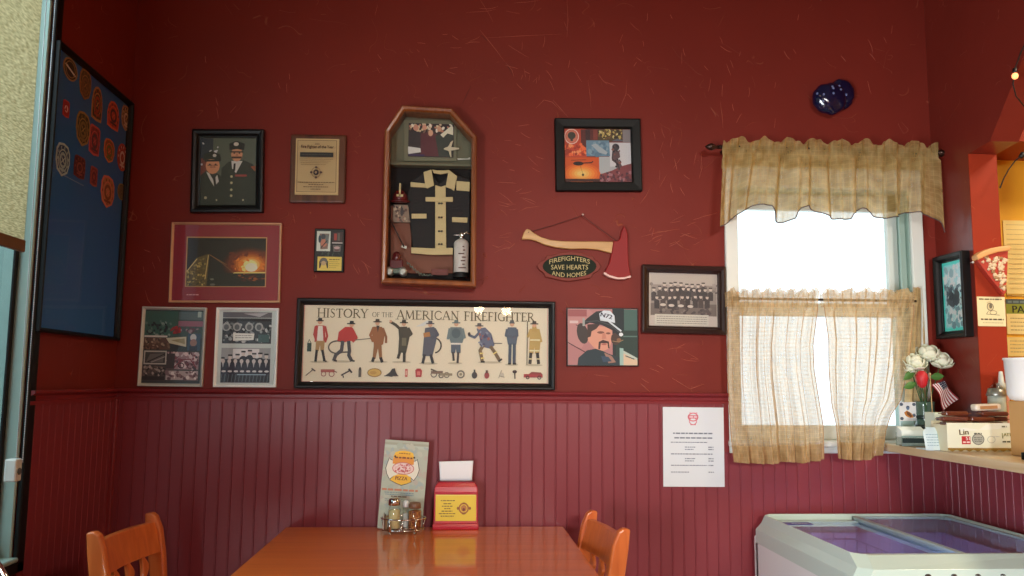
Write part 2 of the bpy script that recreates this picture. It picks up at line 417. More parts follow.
def stroke(mb, pts, r):
    P_ = [at(x, y, y=D-.0002) for x, y in pts]; mb.tube(P_, [r*.3]+[r]*(len(P_)-2)+[r*.3] if len(P_) > 2 else r, 5)
def strokes(mb, x, y, n, spread, ln, ang, r=.00075):
    for i in range(n):
        X, Y = x+rr.uniform(-spread, spread), y+rr.uniform(-spread, spread); L = ln*rr.uniform(.35, 1); a_ = ang+rr.gauss(0, .45); cv = rr.uniform(-.5, .5); pts = []
        for k in range(6):
            pts.append((X, Y)); X += math.cos(a_)*L/5; Y += math.sin(a_)*L/5; a_ += cv/5+rr.uniform(-.1, .1)
        if any(a0-2 < px < a1+2 and b0-2 < py < b1+2 for px, py in pts for a0, b0, a1, b1 in keep_out) or max(p[1] for p in pts) > 386 or min(p[0] for p in pts) < 135 or max(p[0] for p in pts) > 918: continue
        stroke(mb, pts, r*rr.uniform(.6, 1.2))
mb = MB()
for q in ([(567,0),(568,20),(567,37)], [(486,38),(520,36),(562,34)], [(480,30),(488,40),(496,50),(505,62)], [(505,62),(512,70),(514,77)], [(536,108),(544,100),(552,102),(562,112)], [(553,100),(560,108),(568,117)], [(588,80),(590,95),(591,110)], [(620,108),(626,94),(627,80)], [(640,204),(646,196),(652,184)], [(641,237),(655,233),(672,230),(680,229)], [(652,236),(654,228)], [(693,220),(705,216),(717,213)], [(720,100),(722,115),(723,128)], [(145,290),(148,300),(152,305)], [(518,212),(526,208),(540,206)], [(640,383),(650,392)], [(672,378),(690,389)], [(690,389),(704,384)]): stroke(mb, q, .0009)
for x, y, n, sp, ln, an in ((490,20,10,26,30,.1),(530,60,14,26,14,1.2),(600,60,12,40,16,1.4),(690,60,12,50,14,1.3),(660,150,14,24,16,1.2),(690,170,12,24,18,1.3),(520,150,12,24,16,.3),(510,200,14,18,20,.2),(500,250,10,16,18,.1),(530,290,6,14,16,.2),(610,205,8,16,14,1.1),(690,230,14,22,20,-.2),(660,240,8,14,14,-.3),(640,290,8,6,10,1.2),(690,360,10,24,20,.3),(650,380,8,20,22,.3),(590,290,6,10,14,0.1),(600,380,6,20,18,.1),(330,60,6,60,12,1.4),(230,90,5,50,12,1.5),(300,210,4,14,12,1.3),(355,210,6,12,10,1.3),(360,260,8,10,14,1.2),(285,290,4,8,12,1.0),(380,80,6,30,10,1.2),(780,60,8,60,14,1.5),(880,60,6,40,18,1.5),(150,260,4,12,14,1.2),(440,60,8,30,12,.6),(286,370,5,5,14,1.3),(760,110,6,30,12,1.4)): strokes(mb, x, y, n, sp, ln, an)
mb.build('plaster_ridge', M_RIDGE, wall_back)
mb = MB(); stroke(mb, [(505,62),(509,68),(513,76)], .0009); stroke(mb, [(471,86),(467,94),(462,104)], .0008); stroke(mb, [(481,35),(487,41)], .0007)
mb.build('plaster_crack', M_CRACK, wall_back)
# left wall with the storefront window opening
LY1 = at(33, 300, x=XL).y; LY0 = .15; LZ0 = at(18, 560, x=XL).z; LZ1 = 2.75
mb = MB()
for a, b in (((XL-.15, LY1, 0), (XL, D, H_)), ((XL-.15, YB, 0), (XL, LY0, H_)), ((XL-.15, LY0, 0), (XL, LY1, LZ0)), ((XL-.15, LY0, LZ1), (XL, LY1, H_))): mb.box(a, b)
struct('wall_left', mb, M_WALL)
struct('wall_rear', MB().box((XL-.15, YB-.15, 0), (XR2, YB, H_)), M_WALL)
struct('floor', MB().box((XL-.15, YB-.15, -.1), (XO, D+.16, 0)), M_FLOOR)
struct('ceiling', MB().box((XL-.15, YB-.15, H_), (XO, D+.16, H_+.1)), M_CEIL)
# right wall: half wall, pier at the corner, wall over the gabled pass-through, solid wall further on
j0 = at(968, 154, y=YJ).z
p1 = at(990, 141, x=XR); p2 = at(1022, 60, x=XR)
YN = .25
k_ = (p2.z-p1.z)/(p1.y-p2.y); zp = 2.75; yp = p1.y-(zp-p1.z)/k_
mb = MB()
mb.box((XR, YN, 0), (XR2, YJ, CB)); mb.box((XR, YJ, 0), (XR2, D, H_)); mb.box((XR, YB, 0), (XR2, YN, H_))
mb.prism([(YJ, j0), (p1.y, p1.z), (yp, zp), (YN+.3, zp), (YN, zp-.4), (YN, H_), (YJ, H_)], XR, XR2, 'x')
struct('wall_right', mb, M_WALLG)
struct('trim_1', MB().box((XR-.002, YJ-.004, CT), (XR2, YJ, j0)), M_WALLR)
# next room seen through the pass-through
struct('wall_yellow', MB().box((XR2, D, 0), (XO, D+.16, H_)), M_YEL)
struct('wall_far_right', MB().box((XO, -1.2, 0), (XO+.12, D+.16, H_)), M_YEL)
struct('wall_near_right', MB().box((XR2, -1.2, 0), (XO, -1.05, H_)), M_YEL)
zs = at(1012, 141, y=YJ-.02).z
struct('trim_2', MB().box((XR2, YJ-.02, zs), (XO, D, H_)), M_WALLR)
# beadboard wainscot
def bead(L, z0, z1):
    p = .0413; n = max(1, int(round(L/p))); p = L/n; pts = []
    for i in range(n):
        a = i*p; pts += [(a, 0), (a+p-.0062, 0), (a+p-.0056, -.0009), (a+p-.0046, .0010), (a+p-.0024, .0010), (a+p-.0012, -.0009)]
    pts.append((L, 0)); vs = []; N = len(pts)
    for z in (z0, z1): vs += [(x, -.009-y, z) if False else (x, -(.009+y), z) for x, y in pts]
    mb = MB(); mb.add(vs, [(i, i+1, N+i+1, N+i) for i in range(N-1)])
    mb.add([(0, -.0088, z1), (L, -.0088, z1), (L, 0, z1), (0, 0, z1)], [(0,1,2,3)]); return mb
def put_bead(name, L, z0, z1, M):
    mb = bead(L, z0, z1); mb.v = [tuple(M @ Vector(v)) for v in mb.v]; return struct(name, mb, M_BEAD)
put_bead('trim_3', CX0-XL, 0, RB+.004, T(XL, D, 0))
put_bead('trim_4', CX1-CX0, 0, CZ0+.002, T(CX0, D, 0))
put_bead('trim_5', XR-CX1, 0, CB, T(CX1, D, 0))
put_bead('trim_6', D-YB, 0, RB+.004, T(XL, YB, 0) @ R(math.pi/2, 'Z')) if False else None
put_bead('trim_6', D-LY1, 0, RB+.004, T(XL, LY1, 0) @ R(math.pi/2, 'Z'))
put_bead('trim_7', D-YN, 0, CB, T(XR, D, 0) @ R(-math.pi/2, 'Z'))
def rail(L):
    pr = [(0, -.004), (-.012, -.004), (-.013, .006), (-.009, .010), (-.010, .020), (-.017, .024), (-.023, .028), (-.024, .032), (-.021, .036), (0, .036)]
    N = len(pr); vs = [(x, y, z) for x in (0, L) for y, z in pr]
    return MB().add(vs, [(i, i+N, (i+1) % N+N, (i+1) % N) for i in range(N)]+[tuple(range(N)), tuple(range(2*N-1, N-1, -1))])
for nm, L, M in (('trim_8', CX0-XL, T(XL, D, RB)), ('trim_9', D-LY1, T(XL, LY1, RB) @ R(math.pi/2, 'Z'))):
    mb = rail(L); mb.v = [tuple(M @ Vector(v)) for v in mb.v]; struct(nm, mb, M_RAIL)
struct('trim_10', MB().box((XL, D-.026, 0), (XL+.022, D-.006, RB)), M_RAIL, bevel=.004)
struct('trim_11', MB().box((XR-.022, D-.026, 0), (XR-.002, D-.006, CB)), M_BEAD, bevel=.004)
struct('trim_12', MB().box((CX0-.022, D-.014, CZ0), (CX0-.001, D, RB)), M_RAIL, bevel=.002)
struct('baseboard_back', MB().box((XL, D-.026, 0), (XR, D-.008, .1)), M_RAIL, bevel=.003)
struct('baseboard_left', MB().box((XL+.008, YB, 0), (XL+.026, D, .1)), M_RAIL, bevel=.003)
struct('baseboard_right', MB().box((XR-.026, YB, 0), (XR-.008, D, .1)), M_RAIL, bevel=.003)
struct('light_block_beam', MB().box((XL, -3.1, 2.68), (XR, -2.95, H_)), M_WALL)  # unseen beam added to shade the top of the back wall
struct('light_block_partition', MB().box((XL, -3.1, 0), (.46, -2.95, 2.68)), M_WALL)  # unseen partition added to shade the left part of the back wall
# ---- window in the back wall
win = thing('window_1', None, None, ((WX0+WX1)/2, D, WZ0)); win['kind'] = 'structure'
IM = T(-(WX0+WX1)/2, -D, -WZ0)
def wpart(name, boxes, m, parent=win, bevel=.003):
    mb = MB()
    for a, b in boxes: mb.box(a, b)
    if parent is win: mb.v = [tuple(IM @ Vector(v)) for v in mb.v]
    return mb.build(name, m, parent, bevel=bevel, seg=1)
wpart('casing', [((CX0, D-.016, CZ0), (WX0+.004, D, CZ1)), ((WX1-.004, D-.016, CZ0), (CX1, D, CZ1)), ((WX0, D-.016, WZ1-.004), (WX1, D, CZ1))], M_WHITE)
wpart('window_sill', [((CX0-.004, D-.034, WZ0-.012), (CX1, D+.06, WZ0+.008)), ((CX0, D-.014, CZ0), (CX1, D, WZ0-.012))], M_WHITE)
ZM = w2(810, 305)[1]; ZG0 = w2(810, 426)[1]; ZG1 = w2(810, 205)[1]; ZML = w2(810, 319)[1]
jx = w2(893, 330)[0]*(D+.06)/D
wpart('jamb_lining', [((WX0, D, WZ0), (WX0+.006, D+.15, WZ1)), ((WX1-.006, D, WZ0), (WX1, D+.15, WZ1)), ((WX0, D, WZ1-.006), (WX1, D+.15, WZ1)),
      ((WX1-.03, D+.02, WZ0), (WX1-.006, D+.03, WZ1)), ((WX0+.006, D+.02, WZ0), (WX0+.012, D+.03, WZ1))], M_TEAL)
def sash(nm, y, z0, z1, b0, b1, bl, br):
    s = wpart(nm, [((WX0+.006, y, z0), (WX0+bl, y+.028, z1)), ((WX1-br, y, z0), (WX1-.006, y+.028, z1)), ((WX0+.006, y, z0), (WX1-.006, y+.028, z0+b0)), ((WX0+.006, y, z1-b1), (WX1-.006, y+.028, z1))], M_WHITE)
    mb = MB().box((WX0+bl, y+.012, z0+b0), (WX1-br, y+.015, z1-b1)); mb.v = [tuple(IM @ Vector(v)) for v in mb.v]
    mb.build('pane', M_WGLASS, s)
sash('lower_sash', D+.045, WZ0+.008, ZM+.012, max(.02, ZG0-WZ0-.008), .05, .02, .036)
sash('upper_sash', D+.078, ZM-.03, WZ1-.004, .035, max(.02, WZ1-ZG1), .02, .045)
# ---- storefront window in the left wall
w3 = thing('window_2', None, None, (XL, (LY0+LY1)/2, LZ0)); w3['kind'] = 'structure'
I2 = T(-XL, -(LY0+LY1)/2, -LZ0)
def w3part(name, boxes, m, parent=w3, bevel=.003):
    mb = MB()
    for a, b in boxes: mb.box(a, b)
    mb.v = [tuple(I2 @ Vector(v)) for v in mb.v]; return mb.build(name, m, parent, bevel=bevel, seg=1)
XP = at(16, 300, y=LY1-.012).x; XM = at(11.5, 300, y=LY1-.03).x
w3part('window_frame', [((XL-.150, LY1-.012, LZ0), (XL-.004, LY1, LZ1)), ((XL-.150, LY0, LZ0), (XL-.004, LY0+.012, LZ1)), ((XL-.150, LY0, LZ1-.012), (XL-.004, LY1, LZ1))], M_TEAL)
w3part('black_trim', [((XL-.002, LY1-.006, LZ0-.03), (XL+.012, LY1+.032, LZ1+.03)), ((XL-.002, LY0-.03, LZ0-.03), (XL+.012, LY1+.032, LZ0)), ((XL-.002, LY0-.03, LZ1), (XL+.012, LY1+.032, LZ1+.03))], M_BLACKM)
w3part('window_sill', [((XL-.150, LY0, LZ0), (XL+.014, LY1-.004, LZ0+.012))], M_TEAL)
w3part('mullion', [((XP-.010, LY1-.026, LZ0), (XP, LY1-.012, LZ1)), ((XP-.03, LY0+.012, LZ0), (XP, LY0+.04, LZ1)), ((XP-.03, LY0, LZ0+.01), (XP, LY1-.012, LZ0+.05)),
   ((XP-.03, (LY0+LY1)/2-.02, LZ0), (XP, (LY0+LY1)/2+.02, LZ1))], M_BLACKM)
w3part('pane', [((XP-.008, LY0+.01, LZ0+.01), (XP-.004, LY1-.02, LZ1-.01))], M_TINT, bevel=0)
# ---- the ground and a pale building front outside
t = thing('building_front', 'pale grey building front across the pavement outside the shaded window', 'building', (-5.4, 3.0, -.1))
MB().box((-.3, -9, 0), (0, 9, 3.3)).build('facade', mat('facade_render', (176,190,190), .8), t)
for i in range(6):
    f__ = MB().box((-.001, -8+i*2.8, .9), (.03, -6.4+i*2.8, 2.4)).build('window', mat('facade_window', (120,140,146), .2), t)
struct('trim_13', MB().box((-9, -8, -.15), (XL-.16, 9, -.1)), mat('sidewalk', (170,172,168), .8))
# ================================================================== PICTURES
def pic(name, label, cat, c, bpx, dp, m, art, plane='back', group=None, glass=True, prof=None, off=None, mats=None):
    t, W, H = hung(name, label, cat, c, plane, dp if off is None else off, group)
    s = W/(((c[1][0]-c[0][0])+(c[2][0]-c[3][0]))/2) if plane in ('back', 'jamb') else .0035
    b = bpx*s
    border(t, W, H, b, dp, m, prof=prof); backing(t, W, H)
    art.build('print', W-2*b+.002, H-2*b+.002, t, y=-.006, z=b-.001)
    if glass: pane(t, W, H, b*.9, dp*.5)
    return t, W, H, b
SK = (214,150,112)
# --- portrait of two officers
a = Art(198.5, 138.5, 254.5, 204.5, (88,96,84)).z(185, 120, 6.206)
a.rect(80, 110, 160, 330, (38,44,60)).rect(86, 240, 130, 360, (120,60,52)); a.speck(88, 125, 190, 300, 12, [(210,210,215)], 8, 3)
a.poly([(90,340),(125,310),(175,320),(215,350),(225,400),(225,530),(80,530),(80,360)], (44,50,44)).poly([(120,320),(140,330),(165,370),(190,340),(200,380),(172,410),(145,370)], (205,205,200)).poly([(162,350),(178,350),(184,405),(172,410)], (18,18,20))
a.ell(160, 285, 44, 50, SK).poly([(100,250),(105,215),(150,195),(205,215),(212,250),(150,245)], (30,34,30)).ell(170, 222, 12, 10, (200,200,195)).ell(160,292,20,5,(170,95,70)).rect(128,278,190,284,(90,60,50))
a.poly([(215,300),(255,262),(300,250),(350,250),(410,275),(432,330),(432,530),(212,530)], (42,48,42)).poly([(275,255),(345,255),(305,330),(280,300)], (212,210,205)).poly([(290,270),(302,270),(300,315),(285,320)], (18,18,20))
a.ell(308, 215, 36, 44, SK).rect(276, 228, 338, 240, (70,36,26)).poly([(262,190),(260,150),(305,132),(358,150),(352,190),(308,182)], (24,26,26)).ell(303, 152, 16, 12, (215,210,200))
for x in (292, 324): a.ell(x, 208, 6, 4, (70,44,34))
for x in (142, 178): a.ell(x, 276, 6, 4, (70,44,34))
a.poly([(304,208),(313,208),(317,226),(300,226)], (190,124,92)).poly([(155,278),(166,278),(170,298),(152,298)], (190,124,92)).poly([(262,196),(352,196),(345,204),(270,204)], (14,16,16)).poly([(106,250),(212,246),(206,258),(112,260)], (20,22,22))
for y in (350, 388, 430, 466): a.ell(278, y, 8, 8, (190,180,140))
a.rect(300, 338, 372, 350, (150,60,60)).poly([(395,290),(425,285),(425,320)], (160,80,50)).ell(120,478,9,9,(170,160,130)).ell(352,492,6,6,(180,170,140)).ell(188,492,5,5,(180,170,140))
pic('picture_frame', 'black framed colour portrait of two officers in dark dress uniform and peaked caps', 'picture', [(191,129),(263,129),(263,212),(190.5,212)], 8.2, .024, M_BLACK, a)
# --- wooden award plaque
t, W, H = hung('award_plaque', 'brown wooden plaque with a gold plate reading Fire Fighter of the Year', 'plaque', [(290,134),(345.5,134.5),(346,203),(289.5,202)])
MB().box((-W/2, -.018, 0), (W/2, -.0005, H)).build('plaque_board', M_PLAQ, t, bevel=.006, seg=2)
a = Art(295.5, 139, 338.5, 195, (176,150,104)).z(290, 135, 8.862)
for q in ((52,40,420,44),(52,512,420,517),(52,40,56,515),(416,40,420,515)): a.rect(*q, (206,178,120))
for q in ((64,50,408,53),(64,505,408,508),(64,50,67,508),(405,50,408,508)): a.rect(*q, (60,40,24))
a.text('2001', 236, 82, 16, (70,44,26)).text('Fire Fighter of the Year', 240, 113, 34, (60,34,20), w=285, bold=1).rect(90, 162, 382, 202, (28,24,18)).dashes(104, 366, 182, 7, (60,54,44), 2)
for i, y in enumerate((222, 238, 254, 270)): a.dashes(88+i*4, 380-i*20, y, 4, (130,104,66), i)
a.ring(234, 338, 40, 44, 5, (140,112,74)).ell(234, 338, 24, 26, (50,34,30)).ell(232,338,10,12,(150,120,84))
for k in range(4): a.ell(234+42*math.cos(k*math.pi/2), 338+44*math.sin(k*math.pi/2), 11, 10, (80,54,44))
for y, x0, x1 in ((426, 76, 396), (446, 170, 300), (466, 126, 344), (486, 190, 280)): a.dashes(x0, x1, y, 6, (84,60,38), y)
pw = 43/55.5*W; a.build('gold_plate', pw, 56/68*H, t, y=-.0205, x=(317-317.7)/55.5*W, z=7.5/68*H)
# --- fire photo with red mount in gold frame
a = Art(172.5, 224, 278.5, 300.5, (142,34,48)).z(170, 220, 6.774)
a.rect(104, 110, 650, 452, (196,150,96)).rect(112, 118, 643, 447, (36,28,22))
a.clip(112,118,643,447); rr = random.Random(4)
for k in range(9): a.ell(540, 300, 190-k*18, 120-k*11, [(60,30,16),(84,38,16),(112,48,18),(140,62,20),(168,82,24),(196,108,34),(222,140,54),(240,184,96),(252,228,150)][k], 22)
for i in range(50): x = rr.uniform(400, 640); y = rr.uniform(215, 345); d_ = math.hypot((x-540)/150, (y-310)/90); a.ell(x, y, rr.uniform(5, 20), rr.uniform(4, 12), (252,222,130) if d_ < .4 else ((226,128,40) if d_ < .8 else (110,44,18)), 7, rr.uniform(0, 3))
a.ell(548, 318, 42, 30, (255,246,205)).rect(112, 356, 643, 447, (38,36,28))
for i in range(26): a.ell(rr.uniform(440, 640), rr.uniform(362, 412), rr.uniform(6, 26), rr.uniform(3, 7), rr.choice([(150,78,30),(96,44,22),(70,30,20)]), 7)
a.poly([(425,352),(643,350),(643,358),(425,360)], (250,210,120)).line([(262,232),(350,290),(430,355)], 5, (128,84,48)).line([(262,232),(380,300)], 3, (160,110,60))
a.poly([(112,345),(150,290),(175,255),(255,228),(262,250),(248,447),(112,447)], (98,84,44))
for i in range(90):
    x = rr.uniform(116, 250); y = rr.uniform(max(232, 345-(x-112)*.85), 440); a.ell(x, y, rr.uniform(4, 11), rr.uniform(3, 8), rr.choice([(150,132,66),(120,104,50),(184,162,90),(70,64,34)]), 6, rr.uniform(0, 3))
a.line([(116,345),(180,262)], 6, (214,190,120)).line([(256,235),(238,400)], 6, (200,170,100)).ell(285, 400, 14, 7, (110,110,96)).ell(290, 436, 18, 8, (96,96,84)).clip().dashes(118, 200, 505, 7, (210,150,150), 3)
GOLD = mat('brass_frame', (214,170,132), .4, metal=.2)
pic('fire_photograph', 'thin gold framed night fire photograph in a wide crimson mount', 'picture', [(170.5,222.5),(281,222.5),(280,303),(169.5,302)], 2.3, .014, GOLD, a)
# --- small black plaque with cards
t, W, H = hung('card_plaque', 'small black plaque holding a pale patch card over a yellow card', 'plaque', [(314,228),(344,228.5),(344,272),(313.5,271.5)])
a = Art(314, 228, 344, 272, (26,26,22)).z(300, 220, 9.6)
a.rect(150, 96, 288, 298, (190,196,184)); a.poly([(176,120),(276,120),(262,275),(190,280)], (120,100,88)).ell(215, 150, 24, 28, (60,64,66)).ell(222, 215, 32, 40, (176,112,88)).rect(238, 130, 270, 220, (96,104,100)).ell(180, 175, 14, 40, (40,60,70)).line([(190,270),(256,190)], 9, (60,40,40))
a.poly([(310,110),(410,100),(408,215),(305,210)], (60,40,38)).rect(325, 118, 352, 186, (150,60,50)).rect(360, 112, 384, 190, (90,84,76)).rect(305, 208, 412, 218, (190,180,176)).poly([(314,235),(400,235),(392,302),(322,302)], (96,90,86)).ell(356, 262, 30, 14, (180,150,146)).ell(356, 286, 24, 8, (90,50,50)).speck(160, 305, 400, 345, 14, [(44,58,46),(58,70,56)], 10, 2)
a.rect(164, 354, 408, 494, (206,182,84)).ell(226, 398, 40, 34, (96,92,86)).poly([(184,420),(270,420),(262,470),(250,425),(204,425),(196,470)], (50,44,40)).ell(226, 420, 24, 24, (176,150,110)).rect(182, 400, 192, 470, (50,44,40)).rect(262, 400, 272, 470, (50,44,40))
for i, (y, x1) in enumerate(((382,392),(404,372),(424,390),(444,380),(462,350))): a.dashes(282, x1, y, 8 if i == 0 else 5, (84,70,30) if i == 0 else (150,126,50), i)
MB().box((-W/2, -.012, 0), (W/2, -.0005, H)).build('plaque_board', M_BLACKM, t, bevel=.002, seg=1)
a.build('print', W-.006, H-.006, t, y=-.0135, z=.003)
# --- collage of old photos in silver frame
SILV = mat('silver_frame', (200,202,192), .4, metal=.2)
a = Art(143.5, 309.5, 201.5, 384.5, (52,60,60)).z(130, 295, 5.76)
rr = random.Random(9)
a.rect(80, 92, 410, 250, (62,84,78)).rect(80, 92, 265, 235, (58,96,84)).rect(270, 95, 410, 140, (86,104,104)).rect(270, 148, 410, 180, (150,96,112)).rect(378, 92, 398, 125, (170,190,180))
a.speck(84, 150, 230, 235, 40, [(40,52,50),(96,124,112),(30,38,38),(130,150,140)], 10, 5).speck(272, 185, 400, 215, 24, [(90,60,70),(150,130,134),(60,70,74)], 9, 6)
a.speck(228, 185, 285, 222, 14, [(150,44,44),(120,36,40)], 11, 7).rect(82, 236, 212, 246, (206,208,200)).rect(80, 248, 230, 318, (88,64,50)).speck(82, 252, 228, 316, 30, [(120,96,76),(56,44,38),(150,132,110)], 9, 8)
a.poly([(205,250),(320,240),(322,300),(225,280)], (196,196,170)).poly([(232,262),(310,250),(315,285)], (150,146,110)).rect(328, 222, 400, 322, (52,80,102)).ell(360, 245, 18, 22, (190,200,200)).ell(362, 275, 20, 22, (150,120,110)).rect(340, 295, 384, 322, (40,52,70))
a.rect(86, 325, 214, 405, (178,180,170)).rect(93, 333, 207, 397, (58,60,58)).poly([(100,390),(120,345),(200,340),(195,392)], (96,96,92)).line([(110,390),(200,345)], 6, (30,30,30)).line([(130,392),(204,360)], 5, (150,150,146))
a.rect(80, 412, 212, 500, (66,60,58)).speck(84, 416, 208, 470, 50, [(32,32,34),(130,120,112),(90,78,72),(160,150,142)], 9, 10).rect(84,474,208,496,(34,34,36))
a.rect(216, 330, 398, 432, (150,120,124)).speck(220, 335, 392, 425, 60, [(196,180,180),(96,56,64),(60,44,50),(214,196,194),(122,62,72)], 12, 11).rect(216, 340, 262, 430, (60,56,58)).line([(262,420),(300,375),(350,372),(385,420)], 7, (120,40,52)).ring(300, 410, 16, 14, 5, (60,34,40)).ring(352, 412, 16, 14, 5, (60,34,40))
a.rect(216, 440, 398, 494, (170,158,158)).speck(220, 444, 394, 490, 34, [(90,70,76),(214,208,206),(120,96,100)], 11, 12)
pic('photo_collage_frame', 'silver framed collage of many small old firehouse photos under the crimson mounted picture', 'picture', [(140.5,306.3),(205.5,307.5),(203,387),(138.5,386)], 3.2, .013, SILV, a)
# --- two black and white group photos in white mount
a = Art(216.5, 309, 275.5, 386, (200,212,208)).z(130, 295, 5.76)
a.clip(522,92,812,512).rect(522, 92, 812, 125, (96,96,102)).poly([(640,100),(790,95),(740,120)], (176,176,180)).rect(522, 128, 812, 280, (56,62,66)).rect(522, 134, 812, 146, (30,34,36))
a.speck(526, 150, 806, 270, 80, [(150,158,158),(30,34,38),(110,120,120),(190,196,194)], 11, 21)
for x in (545, 608, 680, 738): a.ell(x, 180, 25, 26, (158,162,158)).ell(x, 182, 15, 17, (86,90,92))
a.poly([(586,218),(712,220),(708,258),(588,264)], (226,230,222)).dashes(600, 700, 232, 5, (150,150,146), 4).dashes(600, 700, 245, 5, (150,150,146), 5)
a.rect(735, 225, 800, 272, (64,92,92))
a.rect(522, 306, 812, 512, (34,38,48)).rect(522, 306, 812, 372, (150,154,156)).rect(590, 312, 745, 366, (216,216,216))
for x, y in ((530,378),(575,362),(618,358),(652,340),(690,334),(716,352),(752,350),(788,356)):
    a.poly([(x-22,y+90),(x-22,y+24),(x-8,y+14),(x+8,y+14),(x+22,y+24),(x+22,y+90)], (24,26,36)).ell(x, y, 11, 14, (204,196,190)).rect(x-13, y-17, x+13, y-7, (28,30,34))
for i in range(8):
    x = 535+i*36; a.poly([(x-20,470),(x-17,400),(x+17,400),(x+20,470)], (36,34,50)); a.poly([(x-6,396),(x+6,396),(x,424)], (176,176,180)).ell(x, 385, 11, 13, (196,188,184)).ell(x+6, 445, 14, 6, (206,206,206))
for i in range(14): a.line([(530+i*21,462),(524+i*21,508)], 5, (84,96,104))
a.rect(620, 462, 790, 467, (150,176,190)); a.dashes(612, 680, 519, 4, (120,120,120), 3)
pic('group_photo_frame', 'white framed pair of black and white crew photos, one above the other', 'picture', [(215.5,307.5),(277.5,308),(277,387.5),(213.5,387)], 2.8, .013, mat('white_metal_frame', (240,244,240), .35), a)
# --- collage in wide black frame
a = Art(565.5, 127.5, 632, 180, (120,52,44), 1.05).z(550, 110, 6.4)
a.rect(100, 112, 240, 290, (196,70,44)).rect(205, 115, 315, 240, (92,40,36)).rect(235, 115, 265, 185, (56,36,40)).rect(285,115,312,180,(130,60,50)).speck(105, 210, 235, 275, 40, [(240,110,60),(160,50,30),(250,150,96)], 12, 1)
a.ring(146, 160, 44, 46, 6, (230,200,186)).ell(146, 160, 38, 40, (206,120,96)).ell(146, 155, 26, 24, (60,60,52)).rect(138,160,154,190,(60,60,52))
a.rect(315, 115, 475, 190, (74,64,40)).speck(318, 118, 470, 172, 50, [(190,170,96),(40,40,30),(220,206,140),(110,84,50)], 9, 2).poly([(400,190),(440,172),(500,190)], (90,96,110)).rect(475,115,525,195,(134,128,130))
a.rect(318, 288, 395, 410, (176,182,184)).rect(385, 198, 525, 445, (176,178,182)).rect(388, 198, 525, 350, (206,206,208))
a.poly([(318,400),(400,375),(450,350),(525,330),(525,445),(318,445)], (128,60,64)).speck(325, 385, 525, 440, 40, [(90,40,50),(160,110,116),(70,44,56)], 11, 3)
a.ell(428, 228, 24, 24, (60,56,62)).poly([(410,250),(450,250),(455,290),(440,300),(465,345),(440,375),(425,330),(400,310)], (92,70,72)).line([(410,240),(402,300),(440,335),(448,370)], 6, (46,40,46)).speck(405, 210, 455, 350, 14, [(130,80,70),(40,36,44)], 9, 4)
a.poly([(238,185),(385,185),(390,285),(238,285)], (104,140,160)).speck(245, 195, 380, 275, 26, [(130,160,176),(90,122,144)], 16, 5).poly([(270,215),(300,205),(375,260),(365,275),(320,262)], (168,180,186))
a.rect(100, 292, 318, 445, (206,84,28))
for k in range(6): a.ell(205, 395, 120-k*18, 66-k*10, [(220,98,30),(232,116,38),(240,136,50),(246,156,66),(250,178,86),(252,198,110)][k], 16)
a.rect(98, 428, 320, 446, (60,24,18)).ell(185, 332, 34, 13, (30,16,14)).line([(200,330),(270,326),(278,318)], 7, (30,16,14)).line([(140,312),(235,308)], 3, (50,24,18)).ell(213, 403, 7, 9, (40,18,12)).line([(196,342),(213,400)], 1.5, (90,40,20))
pic('wide_black_frame', 'wide black framed square collage with an orange helicopter sunset', 'picture', [(555.5,118),(641.5,118.5),(641.5,191),(555.5,190.5)], 10, .022, M_BLACKM, a, prof=[(0,0),(0,.022),(.003,.025),(.032,.022),(.035,.012),(.035,.001)])
# --- dark frame with old sepia group photo
a = Art(649.5, 272, 719.5, 328.5, (196,184,172), 1.05).z(560, 260, 5.235)
a.rect(480, 65, 830, 298, (150,138,128)).rect(480, 65, 830, 128, (182,170,158)).rect(480, 232, 830, 298, (112,100,92))
rr = random.Random(3)
a.speck(480, 120, 830, 180, 60, [(130,118,110),(166,154,144),(110,98,92)], 12, 31)
for row, (y, n, x0, x1) in enumerate(((128,8,555,760),(152,11,500,800),(195,9,510,780))):
    for i in range(n):
        x = x0+(x1-x0)*i/(n-1)+rr.uniform(-4,4); yy = y+rr.uniform(-5,5)
        a.poly([(x-13,yy+62),(x-14,yy+18),(x,yy+10),(x+14,yy+18),(x+13,yy+62)], rr.choice([(56,48,46),(70,60,56),(46,40,40)])).ell(x, yy, 8, 10, (204,188,172)).rect(x-9, yy-12, x+9, yy-4, (66,56,52))
for x, y in ((545,240),(590,243),(640,244),(690,246)): a.ell(x, y, 16, 8, (206,194,180))
a.speck(520, 258, 800, 290, 40, [(84,74,70),(64,56,54),(130,118,108)], 11, 32)
a.rect(502, 292, 786, 350, (206,200,184)).speck(500, 296, 785, 302, 3, [(196,190,176)], 3)
for i, y in enumerate((304, 316, 328, 340)): a.dashes(512, 778, y, 4, (140,132,120), 40+i)
pic('sepia_group_frame', 'dark mahogany framed old sepia photo of a large fire crew beside the window', 'picture', [(642.5,264.5),(726.5,266.5),(726,335),(642,332.5)], 7.5, .024, M_DARKW, a)
